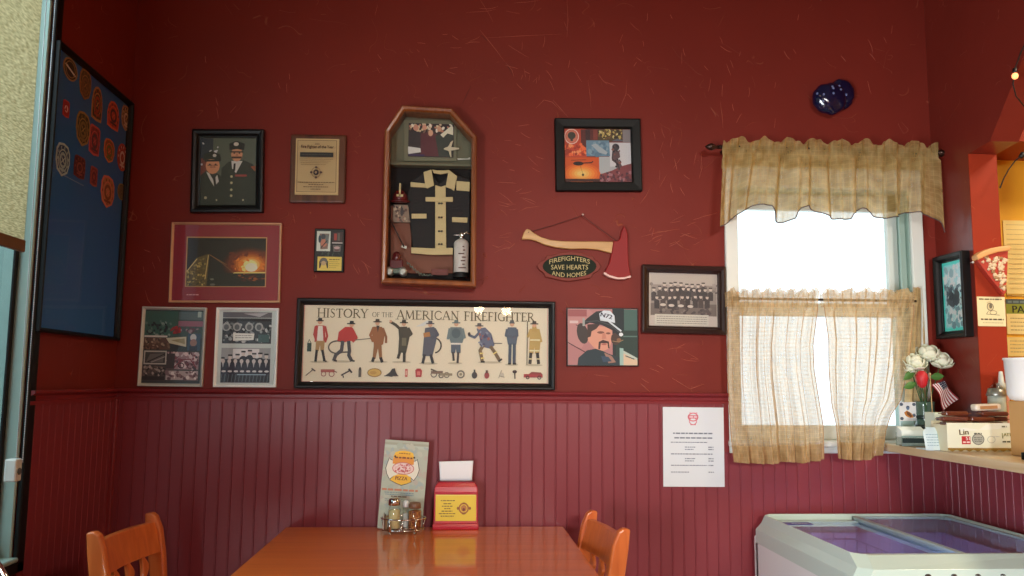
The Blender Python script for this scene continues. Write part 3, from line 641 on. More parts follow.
# --- unframed photo of man in helmet
a = Art(567.5, 308, 638.5, 366, (120,100,96), 1.05).z(565, 305, 9.147)
a.rect(20, 25, 670, 560, (172,118,116)).poly([(20,25),(220,25),(300,120),(150,400),(20,360)], (180,128,124)).rect(25,35,200,100,(150,84,84)).rect(40, 140, 120, 165, (206,180,176)).line([(20,345),(190,440)], 9, (66,34,36)).line([(100,180),(170,215)], 7, (60,40,42))
a.rect(440, 25, 550, 560, (18,32,34)).rect(550, 30, 675, 240, (62,92,84)).rect(470, 230, 675, 560, (30,52,44)).rect(540, 280, 675, 292, (80,110,100))
a.poly([(110,560),(120,490),(200,420),(300,400),(400,450),(500,480),(520,560)], (28,46,52)).poly([(360,440),(430,470),(470,530),(400,540)], (150,112,96)).poly([(330,470),(400,480),(430,520),(350,530)], (46,66,86))
a.ell(160, 260, 52, 100, (56,46,42), 16, -.2).poly([(205,180),(430,200),(440,300),(410,400),(350,425),(270,400),(210,330)], (206,146,122)).poly([(205,175),(330,165),(290,215),(245,240),(235,290),(205,300)], (58,40,34))
a.ell(330, 250, 34, 12, (120,76,62)).ell(400, 258, 22, 10, (120,76,62)).poly([(345,255),(372,255),(382,308),(340,312)], (190,124,102)).poly([(310,340),(350,320),(405,335),(412,400),(398,400),(392,352),(330,352),(322,410),(305,405)], (60,38,32)).ell(360,362,26,8,(168,92,82))
a.ell(470, 310, 46, 60, (66,46,36)).ell(500, 320, 22, 18, (130,90,60)).line([(440,330),(500,340),(540,320)], 6, (150,120,84))
a.poly([(155,170),(200,120),(290,50),(400,40),(460,90),(470,170),(540,260),(510,290),(440,230),(340,180),(230,160),(180,180)], (26,30,32)).line([(170,150),(300,140),(420,180),(530,270)], 8, (60,66,68))
a.poly([(318,70),(360,40),(420,45),(460,90),(465,160),(430,150),(395,135),(325,130)], (206,216,222)).text('N72', 385, 92, 40, (26,32,54), w=110, rot=.25, bold=2).line([(330,130),(400,140),(520,235)], 16, (196,206,210)).ell(520, 268, 20, 18, (220,226,228)).rect(160,115,182,190,(150,156,150))
a.poly([(505,395),(540,400),(540,560),(505,560)], (150,180,170)).poly([(540,430),(670,500),(670,560),(540,560)], (206,180,150)).line([(560,470),(640,500)], 10, (60,84,80)).poly([(540,420),(670,490),(670,510),(540,445)], (180,190,176))
t, W, H = hung('helmet_photo', 'unframed photo of a moustached person wearing a black fire helmet', 'picture', [(567,307.5),(639,308),(638.5,366.5),(567,366)])
MB().box((-W/2, -.012, 0), (W/2, -.0005, H)).build('photo_mount', M_BLACK, t, bevel=.001, seg=1)
a.build('print', W-.008, H-.008, t, y=-.0135, z=.004)
# --- white notice on the beadboard
a = Art(662, 407, 724, 487, (222,226,228), 1.0).z(655, 400, 6.067)
a.ring(229, 103, 30, 24, 7, (214,120,130)).rect(200, 92, 258, 112, (206,110,122)).ring(228, 128, 22, 22, 6, (216,130,140)).dashes(206, 256, 78, 6, (222,150,158), 1).dashes(212, 246, 150, 5, (210,120,130), 2)
a.text('RULES', 229, 102, 11, (238,220,224), w=44) if False else a.dashes(206, 254, 102, 8, (240,214,220), 5)
for y, x0, x1, h in ((203,104,350,8),(231,112,346,8),(258,90,316,5),(287,176,240,5),(301,176,230,5),(329,90,346,6),(357,176,240,5),(371,176,230,5),(398,90,310,5),(439,90,200,5)): a.dashes(x0, x1, y, h, (120,126,138), y)
for y in (287, 301, 357, 371, 398, 439): a.dashes(320, 352, y, 6, (126,132,142), y+1)
l, W, H, rot = quad([(662,407),(723.5,407.5),(724.5,487),(664,486.5)], 'back', .014)
l.y = D-.0135; t = thing('paper_notice', 'white laminated paper notice with red crest hung on the wainscot', 'notice', l, rot)
a.build('notice_sheet', W, H, t, y=-.0016, th=.0014, z=0, mat_=mat('laminated', (220,224,226), .25)).data.materials.clear()
t.children[0].data.materials.append(print_mat('laminated_print', .22))
# --- teal photo in black frame on the right wall
a = Art(0, 0, 100, 170, (60,190,172), 1.9); a.rect(7, 8, 93, 162, (110,206,190)).rect(11, 12, 89, 158, (140,178,180))
a.speck(12, 14, 88, 60, 46, [(176,200,200),(150,180,182),(196,214,214),(120,150,156)], 11, 3).speck(12, 60, 88, 110, 50, [(50,66,76),(96,120,124),(70,90,96),(150,170,170)], 8, 4).ell(50, 96, 28, 16, (44,58,66)).ell(40, 84, 10, 12, (34,46,54)).ell(66,84,12,12,(40,54,60)).speck(12, 112, 88, 156, 46, [(150,190,190),(96,140,146),(176,200,196),(84,116,124)], 9, 5)
CR = [(924,260),(969,249),(975,334),(931,340)]
t = thing('teal_photo_frame', 'thick black framed teal tinted photo on the short side wall by the window', 'picture')
za = .5*(at(969,249,y=2.745).z+at(924,259,y=2.92).z); zb = .5*(at(974,335,y=2.745).z+at(930,341,y=2.92).z)
t.location = (XR, 2.831, zb); t.rotation_euler = (0, .0, -math.pi/2); W, H = .178, za-zb; b = .026
border(t, W, H, b, .03, M_BLACK); backing(t, W, H); a.build('print', W-2*b+.002, H-2*b+.002, t, y=-.01, z=b-.001); pane(t, W, H, b*.9, .016)
# ================================================================== THE LONG POSTER
ST = {  # serif capitals as strokes in a unit cell: (points, width); widths per letter
 'H': (.92, [([(.16,0),(.16,1)],.15),([(.76,0),(.76,1)],.15),([(.16,.48),(.76,.48)],.07)], [(.16,0),(.16,1),(.76,0),(.76,1)]),
 'I': (.42, [([(.21,0),(.21,1)],.15)], [(.21,0),(.21,1)]),
 'S': (.62, [([(.5,.84),(.42,.95),(.28,.98),(.15,.9),(.12,.76),(.2,.63)],.08),([(.2,.63),(.32,.52),(.45,.4)],.15),([(.45,.4),(.5,.26),(.44,.1),(.28,.02),(.14,.05),(.08,.18)],.09)], []),
 'T': (.8, [([(.4,0),(.4,1)],.15),([(.06,.97),(.74,.97)],.08),([(.07,.99),(.06,.8)],.06),([(.73,.99),(.74,.8)],.06)], [(.4,0)]),
 'O': (.98, 'O', []),
 'R': (.84, [([(.18,0),(.18,1)],.15),([(.18,.96),(.45,.96),(.6,.86),(.62,.72),(.55,.57),(.4,.5),(.18,.5)],.09),([(.4,.5),(.6,.2),(.8,0)],.14)], [(.18,0),(.18,1)]),
 'Y': (.82, [([(.42,0),(.42,.48)],.15),([(.1,1),(.42,.46)],.14),([(.72,1),(.42,.46)],.07)], [(.42,0),(.1,1),(.72,1)]),
 'F': (.68, [([(.18,0),(.18,1)],.15),([(.18,.97),(.6,.97)],.08),([(.6,.99),(.62,.82)],.06),([(.18,.52),(.5,.52)],.07),([(.5,.6),(.5,.42)],.05)], [(.18,0),(.18,1)]),
 'E': (.7, [([(.18,0),(.18,1)],.15),([(.18,.97),(.6,.97)],.08),([(.6,.99),(.61,.84)],.06),([(.18,.52),(.5,.52)],.07),([(.18,.03),(.62,.03)],.08),([(.62,.01),(.65,.18)],.06)], [(.18,0),(.18,1)]),
 'A': (.86, [([(.1,0),(.43,1)],.07),([(.43,1),(.78,0)],.15),([(.22,.33),(.64,.33)],.07)], [(.1,0),(.78,0)]),
 'M': (1.08, [([(.16,0),(.2,1)],.07),([(.2,1),(.53,.1)],.15),([(.53,.1),(.86,1)],.07),([(.86,1),(.92,0)],.15)], [(.16,0),(.92,0)]),
 'C': (.84, [([(.76,.8),(.62,.95),(.45,.98),(.25,.9),(.12,.7),(.1,.45),(.18,.2),(.35,.04),(.55,.02),(.7,.1),(.78,.24)],.11)], []),
 'N': (.94, [([(.18,0),(.18,1)],.07),([(.14,1),(.76,.02)],.15),([(.76,0),(.76,1)],.07)], [(.18,0),(.76,1)]),
 'G': (.9, [([(.76,.8),(.62,.95),(.45,.98),(.25,.9),(.12,.7),(.1,.45),(.18,.2),(.35,.04),(.55,.02),(.74,.1)],.11),([(.74,.06),(.74,.42)],.14),([(.6,.42),(.86,.42)],.06)], []),
}
def serif(a, txt, x0, x1, yb, hs, c):
    """txt with per-letter heights (hs: dict word index -> height); fitted to x0..x1, baseline yb"""
    words = txt.split(' '); tot = 0; sp = .36*max(hs)
    for w, h in zip(words, hs): tot += sum(ST[ch][0]*h for ch in w)
    tot += sp*(len(words)-1); k = (x1-x0)/tot; x = x0
    for w, h in zip(words, hs):
        for i, ch in enumerate(w):
            wd, st, se = ST[ch]; hh = h*(1.04 if (i == 0 and h == max(hs)) else 1)
            q = lambda p: (x+p[0]*h*k, yb-p[1]*hh)
            if st == 'O':
                cx, cy = x+.49*h*k, yb-.5*hh
                n = 16
                for j in range(n):
                    t0, t1 = 2*math.pi*j/n, 2*math.pi*(j+1)/n; tm = (t0+t1)/2; wv = (.06+.1*abs(math.cos(tm)))*h
                    a.line([(cx+.40*h*k*math.cos(t0), cy+.48*hh*math.sin(t0)), (cx+.40*h*k*math.cos(t1), cy+.48*hh*math.sin(t1))], wv, c)
            else:
                for pts, wv in st: a.line([q(p) for p in pts], wv*h, c)
            for p in se: X, Y = q(p); a.line([(X-.17*h*k, Y), (X+.17*h*k, Y)], .05*h, c)
            x += wd*h*k
        x += sp*k
a = Art(301, 305.5, 549.5, 382.5, (226,216,188), 1.12).z(280, 290, 3.531)
CI = (92,82,48)
for q in ((76,54,948,56),(76,324,948,326),(76,54,78,326),(946,54,948,326)): a.rect(*q, (196,120,112))
serif(a, 'HISTORY', 122, 302, 99, [31], CI); serif(a, 'OF THE', 316, 390, 95, [16, 16], (120,112,86)); serif(a, 'AMERICAN', 402, 628, 102, [31], CI); serif(a, 'FIREFIGHTER', 644, 900, 104, [31], CI)
HC = (34,34,32)
def head(x, y, hat=HC, r=8, face=(206,160,128), brim=17, dirn=0):
    a.ell(x, y, r, r*1.15, face); a.poly([(x-r*1.0,y-r*.5),(x-r*.8,y-r*1.7),(x+r*.8,y-r*1.7),(x+r*1.0,y-r*.5)], hat); a.line([(x-brim*.8+dirn,y-r*.45),(x+brim*.8+dirn,y-r*.45)], 4, hat)
def sh(x, y, w=34): a.ell(x, y, w, 4, (190,180,152))
sh(136,256); sh(215,254); sh(342,254); sh(425,254); sh(520,258); sh(615,256,26); sh(740,252,44); sh(818,259,24); sh(898,260,32)
# colonial volunteer with bucket
a.poly([(118,128),(150,128),(156,188),(116,186)], (176,64,58)).poly([(127,130),(143,130),(147,182),(124,182)], (224,218,206)).line([(118,132),(114,160),(122,182)], 7, (176,64,58)).line([(152,132),(160,165),(154,186)], 7, (176,64,58)).poly([(121,182),(152,182),(150,218),(138,218),(136,196),(132,218),(120,218)], (170,136,88))
a.line([(125,216),(122,254)], 9, HC).line([(145,216),(153,252)], 9, HC).line([(153,252),(160,254)], 5, HC); head(133,115,brim=15); a.rect(91,190,106,220,(54,74,64)).line([(93,190),(98,178),(104,190)],2,(54,74,64))
# bending with hose
a.ring(196, 204, 30, 22, 5, (90,84,72), 16, 1.0, 5.2).line([(205,222),(240,220)],5,(90,84,72)); a.poly([(196,182),(200,150),(222,132),(246,132),(258,150),(252,180),(222,186)], (184,52,46)).line([(245,140),(262,170),(250,182)], 12, (184,52,46)).line([(258,178),(312,172)], 3, (110,100,84))
a.line([(215,184),(212,214),(192,232),(186,250)], 12, (72,72,74)).line([(236,184),(240,216),(238,232),(248,250)], 12, (66,66,68)).line([(186,250),(196,252)], 6, HC).line([(246,250),(258,252)], 6, HC); head(245,124,dirn=-2)
# brown coat
a.poly([(322,130),(352,130),(364,150),(358,192),(350,196),(326,196),(318,160)], (150,96,54)).line([(322,134),(312,160),(322,182)], 9, (150,96,54)).line([(356,136),(368,166),(368,186)], 8, (140,88,50)).poly([(325,192),(352,192),(356,244),(346,244),(340,206),(332,244),(322,244)], (146,98,56)).line([(326,240),(322,252)], 10, HC).line([(351,240),(356,254)], 10, HC).poly([(332,126),(344,126),(338,150)], (60,44,36)); head(336,116,(66,54,40))
# pointing, dark coat
a.line([(382,112),(400,122),(420,140)], 10, (66,62,46)).poly([(410,130),(440,128),(454,150),(448,182),(440,222),(412,220),(414,170)], (66,62,46)).line([(446,134),(458,154),(440,168)], 9, (66,62,46)).line([(418,218),(412,240)], 10, (50,48,36)).line([(434,218),(434,252)], 10, (50,48,36)).rect(424,168,440,196,(110,104,78)); head(430,118,(60,58,42)); a.ell(383,110,5,5,(206,160,128))
# grey coat with hose arc
a.ring(540, 194, 24, 26, 5, (60,56,46), 14, -1.5, 1.4).poly([(506,132),(538,128),(550,150),(546,180),(534,232),(498,232),(502,170)], (84,88,98)).poly([(500,150),(522,146),(526,162),(502,166)], (170,120,66)).line([(540,136),(552,156),(530,168)], 10, (78,82,92)).line([(506,228),(500,256)], 10, (50,50,54)).line([(528,228),(536,256)], 10, (50,50,54)).poly([(472,128),(516,104),(522,112),(500,126)], (208,212,206)); head(524,120,(70,72,76))
# breathing apparatus, shorts
a.poly([(596,128),(636,128),(648,160),(640,184),(600,188),(590,160)], (100,118,120)).ell(617,150,16,18,(78,96,100)).line([(594,134),(588,170)], 9, (110,128,128)).line([(640,134),(648,166)], 9, (110,128,128)).rect(598,184,636,190,(220,216,204)).poly([(600,190),(634,190),(634,220),(620,220),(617,204),(614,220),(600,220)], (82,98,110)).line([(607,218),(610,246)], 8, (60,56,54)).line([(626,218),(624,254)], 8, (60,56,54)); head(617,116,(96,112,110))
# running
a.poly([(690,132),(722,128),(744,150),(756,190),(742,204),(708,196),(700,160)], (96,104,124)).line([(702,144),(684,164),(664,156)], 9, (90,100,116)).ell(664,152,5,7,(60,50,46)).line([(715,192),(704,210),(712,248)], 12, (120,100,70)).line([(742,196),(758,218),(774,244)], 12, (116,96,68)).line([(704,220),(714,220)], 5, (226,206,120)).line([(708,238),(718,236)], 5, (226,206,120)).line([(752,222),(764,214)], 5, (226,206,120)).line([(708,250),(720,250)], 6, HC).line([(772,248),(782,240)], 6, HC).line([(752,184),(782,184)], 3, (90,84,76)).speck(700,140,748,194,18,[(70,72,100),(130,140,156),(150,90,80)],6,8); head(700,126,(80,80,78))
# blue uniform
a.poly([(803,126),(834,126),(840,150),(834,188),(804,188),(798,150)], (84,98,112)).line([(800,134),(796,156),(820,160)], 8, (78,90,104)).line([(836,134),(838,156),(816,162)], 8, (78,90,104)).line([(812,186),(811,254)], 11, (66,80,94)).line([(827,186),(827,254)], 11, (66,80,94)).line([(806,256),(814,256)], 6, HC).line([(824,256),(833,256)], 6, HC); head(818,114,(90,92,90),brim=11)
# modern turnout gear
a.line([(874,104),(873,258)], 3, (90,76,60)).poly([(884,130),(914,130),(924,156),(918,218),(902,220),(900,196),(896,220),(880,218),(882,170)], (184,156,92)).line([(886,134),(876,160)], 9, (184,156,92)).line([(914,134),(924,176)], 9, (184,156,92)).rect(884,168,920,173,(222,214,170)).rect(882,206,918,211,(222,214,170)).line([(887,218),(884,254)], 11, (54,48,40)).line([(911,218),(915,254)], 11, (54,48,40)).rect(880,236,892,240,(214,200,150)).rect(908,236,920,240,(214,200,150)).poly([(892,120),(906,120),(910,140),(890,140)],(180,150,84)); head(899,116,(70,60,50))
# bottom row of tools
a.line([(90,304),(116,282)], 3, (92,84,76)).line([(110,280),(122,288)], 5, (92,84,76))
a.ring(152,298,8,8,2.5,(150,84,76),10).ring(180,298,9,9,2.5,(150,84,76),10).rect(142,282,190,292,(172,96,86)).line([(188,288),(198,292)], 3, (120,70,60))
a.line([(214,302),(246,284)], 5, (80,74,68)).line([(240,280),(250,292)], 6, (60,56,52)).line([(218,298),(222,310)],4,(80,74,68)).rect(274,280,284,308,(96,90,80)).ell(279,278,4,5,(70,64,56))
a.ell(330,292,24,14,(206,170,90)).ring(330,292,24,14,2.5,(150,114,60)).ell(326,292,12,6,(190,150,76)).poly([(368,302),(384,290),(392,278),(402,276),(406,290),(412,300),(390,306)], (52,52,50)).line([(366,303),(414,302)], 3, (52,52,50))
a.rect(438,278,447,306,(196,104,96)).rect(440,284,445,300,(222,180,160)).poly([(474,282),(480,276),(492,276),(498,284),(496,306),(476,306)], (170,52,56)).rect(480,286,492,300,(210,120,110))
a.ring(540,296,10,10,3,(80,74,70),10).ring(566,300,8,8,3,(80,74,70),10).rect(530,284,572,294,(120,100,84)).line([(530,278),(550,286)], 5, (96,84,70)).ring(586,298,9,9,3,(110,104,92),10).rect(560,292,606,300,(146,136,110))
a.ring(636,295,12,12,5,(120,116,104),14).ell(636,295,5,5,(150,140,110)).ell(685,298,10,12,(64,64,62)).rect(682,278,688,290,(64,64,62)).ell(729,298,9,12,(150,66,66)).rect(725,280,733,290,(90,60,54))
a.line([(772,306),(782,280)], 3, (170,160,140)).ell(784,296,7,9,(196,188,168)).line([(776,300),(792,304)],3,(150,142,124)).line([(829,282),(830,308)], 4, (44,36,34)).ell(829,284,8,6,(60,44,40))
a.rect(862,292,930,304,(166,60,62)).poly([(880,292),(890,284),(924,286),(930,294)], (140,60,58)).ring(876,304,5,5,3,(40,34,34),8).ring(918,304,6,6,3,(40,34,34),8)
t, W, H, b = pic('long_poster_frame', 'long black framed poster titled History of the American Firefighter with nine figures', 'poster', [(297,298),(556,301.5),(554.5,390.5),(293.5,388)], 6.5, .024, M_BLACK, a)
# ================================================================== PATCH DISPLAY on the left wall
t, W, H = hung('patch_display_case', 'tall blue display board with embroidered fire department patches under glass', 'display', [(60,40),(132,102),(121,340),(38,332)], 'left', .022, notilt=True)
border(t, W, H, .012, .024, M_BLACKM)
a = Art(0, 0, 100, 200, (40,104,176), 1.2); a.dashes(20, 44, 88, .5, (150,170,196), 2)
a.build('backing_board', W-.02, H-.02, t, y=-.006, z=.01)
MB().box((-W/2+.01, -.0195, .01), (W/2-.01, -.018, H-.01)).build('glass_pane', glass_pane('thin_display_glass', (.97,.97,.97), 1.3, .02, .6), t)
oy, oz = t.location.y, t.location.z
PT = [(188,182,21,34,'oval','black patch with a pale bar',(34,32,30),(150,124,90),(206,206,206)),
 (227,222,17,46,'shield','olive patch with gold edge',(84,70,44),(150,112,70),(120,90,60)),
 (258,272,16,52,'tall','gold and red patch',(62,50,40),(170,128,80),(150,60,44)),
 (177,285,10,26,'square','small red patch',(150,44,48),(184,70,64),(220,200,196)),
 (221,338,20,52,'shield','dark olive patch',(58,54,34),(150,128,74),(120,104,60)),
 (251,368,16,46,'square','rose coloured patch',(140,52,56),(190,90,86),(80,60,66)),
 (300,302,18,42,'tall','orange red patch',(170,56,44),(196,96,66),(60,40,44)),
 (333,310,13,38,'shield','brown and cream patch',(96,64,50),(170,130,96),(190,170,150)),
 (289,395,15,36,'shield','red patch with green centre',(150,70,50),(200,120,70),(90,110,40)),
 (323,412,14,42,'oval','deep red patch',(140,36,40),(170,70,56),(200,180,170)),
 (168,418,20,50,'shield','navy patch with white edge',(34,70,110),(170,196,196),(150,180,186)),
 (212,438,17,34,'square','dark maroon patch',(74,34,44),(110,54,52),(140,80,70)),
 (249,462,11,30,'square','small brick red patch',(130,52,54),(150,80,70),(90,40,46)),
 (285,502,19,48,'shield','pink edged gold patch',(170,120,76),(204,120,100),(120,64,44)),
 (321,502,11,25,'oval','small dark gold patch',(70,56,44),(130,104,60),(110,90,60))]
for px, py, rx, ry, shp, lab, c0, c1, c2 in PT:
    p = at(px/2.617, py/2.617, x=XL+.012); u = p.y-oy; v = p.z-oz
    wy = abs(at((px+rx)/2.617, py/2.617, x=XL+.012).y-at((px-rx)/2.617, py/2.617, x=XL+.012).y)
    hz = abs(at(px/2.617, (py-ry)/2.617, x=XL+.012).z-at(px/2.617, (py+ry)/2.617, x=XL+.012).z)*.92
    def outl(k):
        if shp == 'oval': return [(50+46*k*math.cos(q), 50+48*k*math.sin(q)) for q in [i*math.pi/12 for i in range(24)]]
        if shp == 'square': return [(50+x*k, 50+y*k) for x, y in ((-40,-40),(-30,-47),(30,-47),(40,-40),(44,0),(40,42),(0,48),(-40,42),(-44,0))]
        if shp == 'tall': return [(50+x*k, 50+y*k) for x, y in ((-34,-30),(-20,-44),(0,-49),(20,-44),(34,-30),(44,0),(40,46),(0,49),(-40,46),(-44,0))]
        return [(50+x*k, 50+y*k) for x, y in ((-30,-44),(0,-49),(30,-44),(44,-26),(46,6),(34,34),(0,49),(-34,34),(-46,6),(-44,-26))]
    a = Art(0, 0, 100, 100, c1, 1.3); a.poly(outl(1), c1).poly(outl(.86), c0)
    rr = random.Random(px)
    if lab.startswith('black'): a.line([(18,40),(82,64)], 9, c2).ring(50,50,30,34,4,c1)
    elif lab.startswith('small red'): a.ell(50,50,24,20,c2).poly([(30,60),(50,30),(66,64)], c0)
    else:
        a.ell(50, 52, 24, 24, c2).ell(50, 52, 15, 15, c0).ring(50, 52, 30, 31, 4, c1)
        for q in range(9): w_ = -2.4+q*.6-.8; a.rect(50+36*math.cos(w_)-3, 50+36*math.sin(w_)-4, 50+36*math.cos(w_)+3, 50+36*math.sin(w_)+4, c2)
        a.rect(28, 76, 72, 83, c2).line([(40,44),(60,60)], 4, c1).line([(60,44),(40,60)], 4, c1)
    o = a.build('patch', wy, hz, t, y=-.0085, th=.0015, x=u, z=v-hz/2, clip=True)
    # cut the backing quad away so the patch has its own outline
    pts = [(x/100*wy-wy/2+u, hz*(1-y/100)+v-hz/2) for x, y in outl(1)]
    me = o.data
    keep = [[tuple(me.vertices[i].co) for i in f.vertices] for f in me.polygons][6:]
    kc = [tuple(me.color_attributes['Col'].data[f.loop_start].color) for f in me.polygons][6:]
    bpy.data.objects.remove(o)
    mb = MB(); mb.prism(pts, -.0085, -.0070, 'y'); cs = [kc[0]]*len(mb.f)
    for vs, c in zip(keep, kc): mb.add(vs, [tuple(range(len(vs)))]); cs.append(c)
    o = mb.build('patch', M_PRINT, t); o['label'] = lab
    ca = o.data.color_attributes.new('Col', 'FLOAT_COLOR', 'CORNER')
    for f, c in zip(o.data.polygons, cs):
        for li in f.loop_indices: ca.data[li].color = c
# ================================================================== SHADOW BOX
pc = [(381,283),(476,287),(477,137),(452,109),(402,106),(385,131)]
P = [w2(*q) for q in pc]; DP = .085
f_ = (D-DP)/D
P = [(at(x, y, y=D-DP*.9).x, at(x, y, y=D-DP*.9).z) for x, y in pc]
cx = sum(p[0] for p in P[:2])/2; zb = (P[0][1]+P[1][1])/2
t = thing('shadow_box', 'coffin shaped wooden shadow box with glass front above the long poster', 'shadow box', (cx, D, zb))
PL = [(x-cx, z-zb) for x, z in P]
mb = MB().frame(0, 0, [(0, 0), (0, DP), (.004, DP+.004), (.014, DP+.002), (.019, DP-.006), (.019, .008)], poly=PL)
mb.build('wooden_frame', M_BOXW, t, bevel=.001, seg=1)
IN = inset(PL, .016); mid = at(430, 166, y=D-.03).z-zb
def clipz(poly, z, above):
    out = []
    for i in range(len(poly)):
        p, q = poly[i-1], poly[i]; a_, b_ = (p[1]-z, q[1]-z) if above else (z-p[1], z-q[1])
        if (a_ >= 0) != (b_ >= 0): k = a_/(a_-b_); out.append((p[0]+(q[0]-p[0])*k, z))
        if b_ >= 0: out.append(q)
    return out
MB().prism(clipz(IN, mid, True), -.012, -.002).build('upper_backing', mat('sage_linen', (112,112,90), .8), t)
MB().prism(clipz(IN, mid, False), -.010, -.002).build('lower_backing', mat('black_felt', (24,22,22), .9), t)
MB().box((IN[0][0], -.055, mid-.004), (IN[1][0], -.012, mid+.004)).build('shelf_divider', mat('sage_linen'), t)
MB().prism(inset(PL, .018), -.079, -.077).build('glass_pane', M_GLASS, t)
def sb(px, py, dep=.03): p = at(px, py, y=D-dep); return Vector((p.x, p.z))
def flat3(name, pts, dep, th, m, parent=None, bevel=.0008):
    """a plate with outline in picture pixels at distance dep from the wall; outline as (x,z) metres"""
    q = [tuple(sb(x, y, dep)-(Vector((parent.location.x, parent.location.z)) if parent else Vector((0,0)))) for x, y in pts]
    mb = MB(); ar = sum(q[k-1][0]*q[k][1]-q[k][0]*q[k-1][1] for k in range(len(q)))
    if ar < 0: q = q[::-1]
    yo = 0 if parent else D
    mb.prism([(x, z) for x, z in q], yo-dep, yo-dep+th, 'y'); return mb.build(name, m, parent, bevel=bevel, seg=1)
def zz(ox, oy, s, pts): return [(ox+x/s, oy+y/s) for x, y in pts]
CREAM = mat('cream_felt', (208,190,140), .8)
# photo in the upper compartment
p = sb(428.5, 141, .02); t = thing('small_group_photo', 'small colour photo on a sage mat in the top of the shadow box', 'photo', (p.x, D, sb(428.5,161.5,.02).y))
A1 = [(404,120),(456.5,120.5),(456.5,161),(404,161)]
flat3('photo_mat', A1, .020, .005, mat('sage_mat', (126,126,100), .7), t)
a = Art(408, 124.5, 454, 156.5, (44,34,36), 1.2).z(385, 110, 9.6)
rr = random.Random(2)
a.speck(225, 145, 650, 215, 40, [(206,186,150),(176,120,96),(226,216,196),(120,90,76)], 18, 2).poly([(220,220),(330,215),(360,350),(220,360)], (46,40,42)).poly([(340,235),(420,215),(500,240),(540,440),(340,440)], (84,36,44)).ell(436, 225, 24, 30, (206,160,130)).poly([(480,250),(580,220),(655,240),(655,440),(520,440)], (46,54,48))
a.ell(292,180,26,30,(196,140,116)).ell(375,175,22,26,(206,150,124)).ell(520,185,22,26,(196,150,120)).poly([(530,240),(640,150),(655,170),(655,240),(600,225),(560,265)], (216,212,186)).poly([(215,355),(340,368),(345,405),(225,425)], (206,206,200)).rect(225, 425, 380, 440, (56,40,80))
q0, q1 = sb(408,156.5,.022), sb(454,124.5,.022)
a.build('photo_print', q1.x-q0.x, q1.y-q0.y, t, y=-.0235, th=.001, x=(q0.x+q1.x)/2-t.location.x, z=q0.y-t.location.z)
p = sb(452, 152, .03); t = thing('star_ornament', 'pale five armed star ornament in front of the small group photo', 'ornament', (p.x, D, sb(452,157,.03).y))
flat3('star', zz(385,110,9.6,[(655,290),(636,355),(712,362),(712,376),(636,388),(638,450),(626,450),(610,392),(565,378),(565,366),(606,350),(632,305)]), .034, .006, mat('ivory_resin', (214,204,172), .5), t, .001)
p = sb(468,158,.03); o = flat3('paper_tag', zz(385,110,9.6,[(690,462),(790,466),(818,450),(820,474),(700,478)]), .024, .0015, mat('paper_white',(214,212,198),.7)); tag(o, 'pale paper strip lying on the sage shelf edge inside the shadow box', 'paper')
# miniature turnout coat: offsets in zoom (380,190) scale 5.762 and (380,100)
Z1 = lambda pts: zz(380,100,5.762,pts); Z2 = lambda pts: zz(380,190,5.762,pts)
p = sb(432, 252, .03); t = thing('miniature_turnout_coat', 'miniature black turnout coat with cream bands pinned inside the shadow box', 'coat', (p.x, D, sb(432,252,.03).y))
BLK = mat('black_cloth', (30,30,30), .75); noise_bump(BLK, 160, .5, .003)
flat3('coat_body', Z1([(262,410),(300,420),(340,480),(395,425),(440,430),(520,455),(522,840),(420,848),(400,890),(190,885),(170,690),(150,560),(175,470),(230,430)]), .032, .018, BLK, t, .004)
for nm, pts, dp_ in (('collar', Z1([(300,400),(330,405),(375,405),(398,402),(392,420),(350,428),(310,420)]), .036), ('collar_flap', Z1([(250,415),(296,400),(312,492),(270,510),(262,500)]), .042), ('collar_flap', Z1([(378,500),(396,402),(445,438),(428,524),(410,512)]), .042),
    ('front_placket', Z1([(318,490),(352,500),(378,490),(382,860),(318,862)]), .039), ('shoulder_band', Z1([(176,472),(262,480),(270,505),(176,500)]), .038), ('shoulder_band', Z1([(440,465),(518,472),(516,526),(440,520)]), .038),
    ('chest_band', Z2([(262,40),(420,40),(420,68),(262,66)]), .041), ('sleeve_band', Z2([(182,136),(268,136),(268,164),(182,164)]), .039), ('sleeve_band', Z2([(415,156),(505,158),(503,188),(415,184)]), .039), ('hem_band', Z2([(180,330),(300,336),(420,332),(420,372),(300,374),(180,364)]), .040)):
    flat3(nm, pts, dp_, .005, CREAM, t, .001)
for yy in (78, 158, 238, 312):
    q = sb(*Z2([(348,yy)])[0], .042); mb = MB()
    mb.box((-.0055,-.003,-.0015),(.0055,0,.0015)); mb.ell((-.005,-.002,0),(.0035,.003,.0035)); mb.ell((.005,-.002,0),(.0035,.003,.0035))
    mb.v = [(x+q.x-t.location.x, y-.042, z+q.y-t.location.z) for x, y, z in mb.v]; mb.build('clasp', mat('dark_pewter', (66,64,60), .35, metal=.8), t)
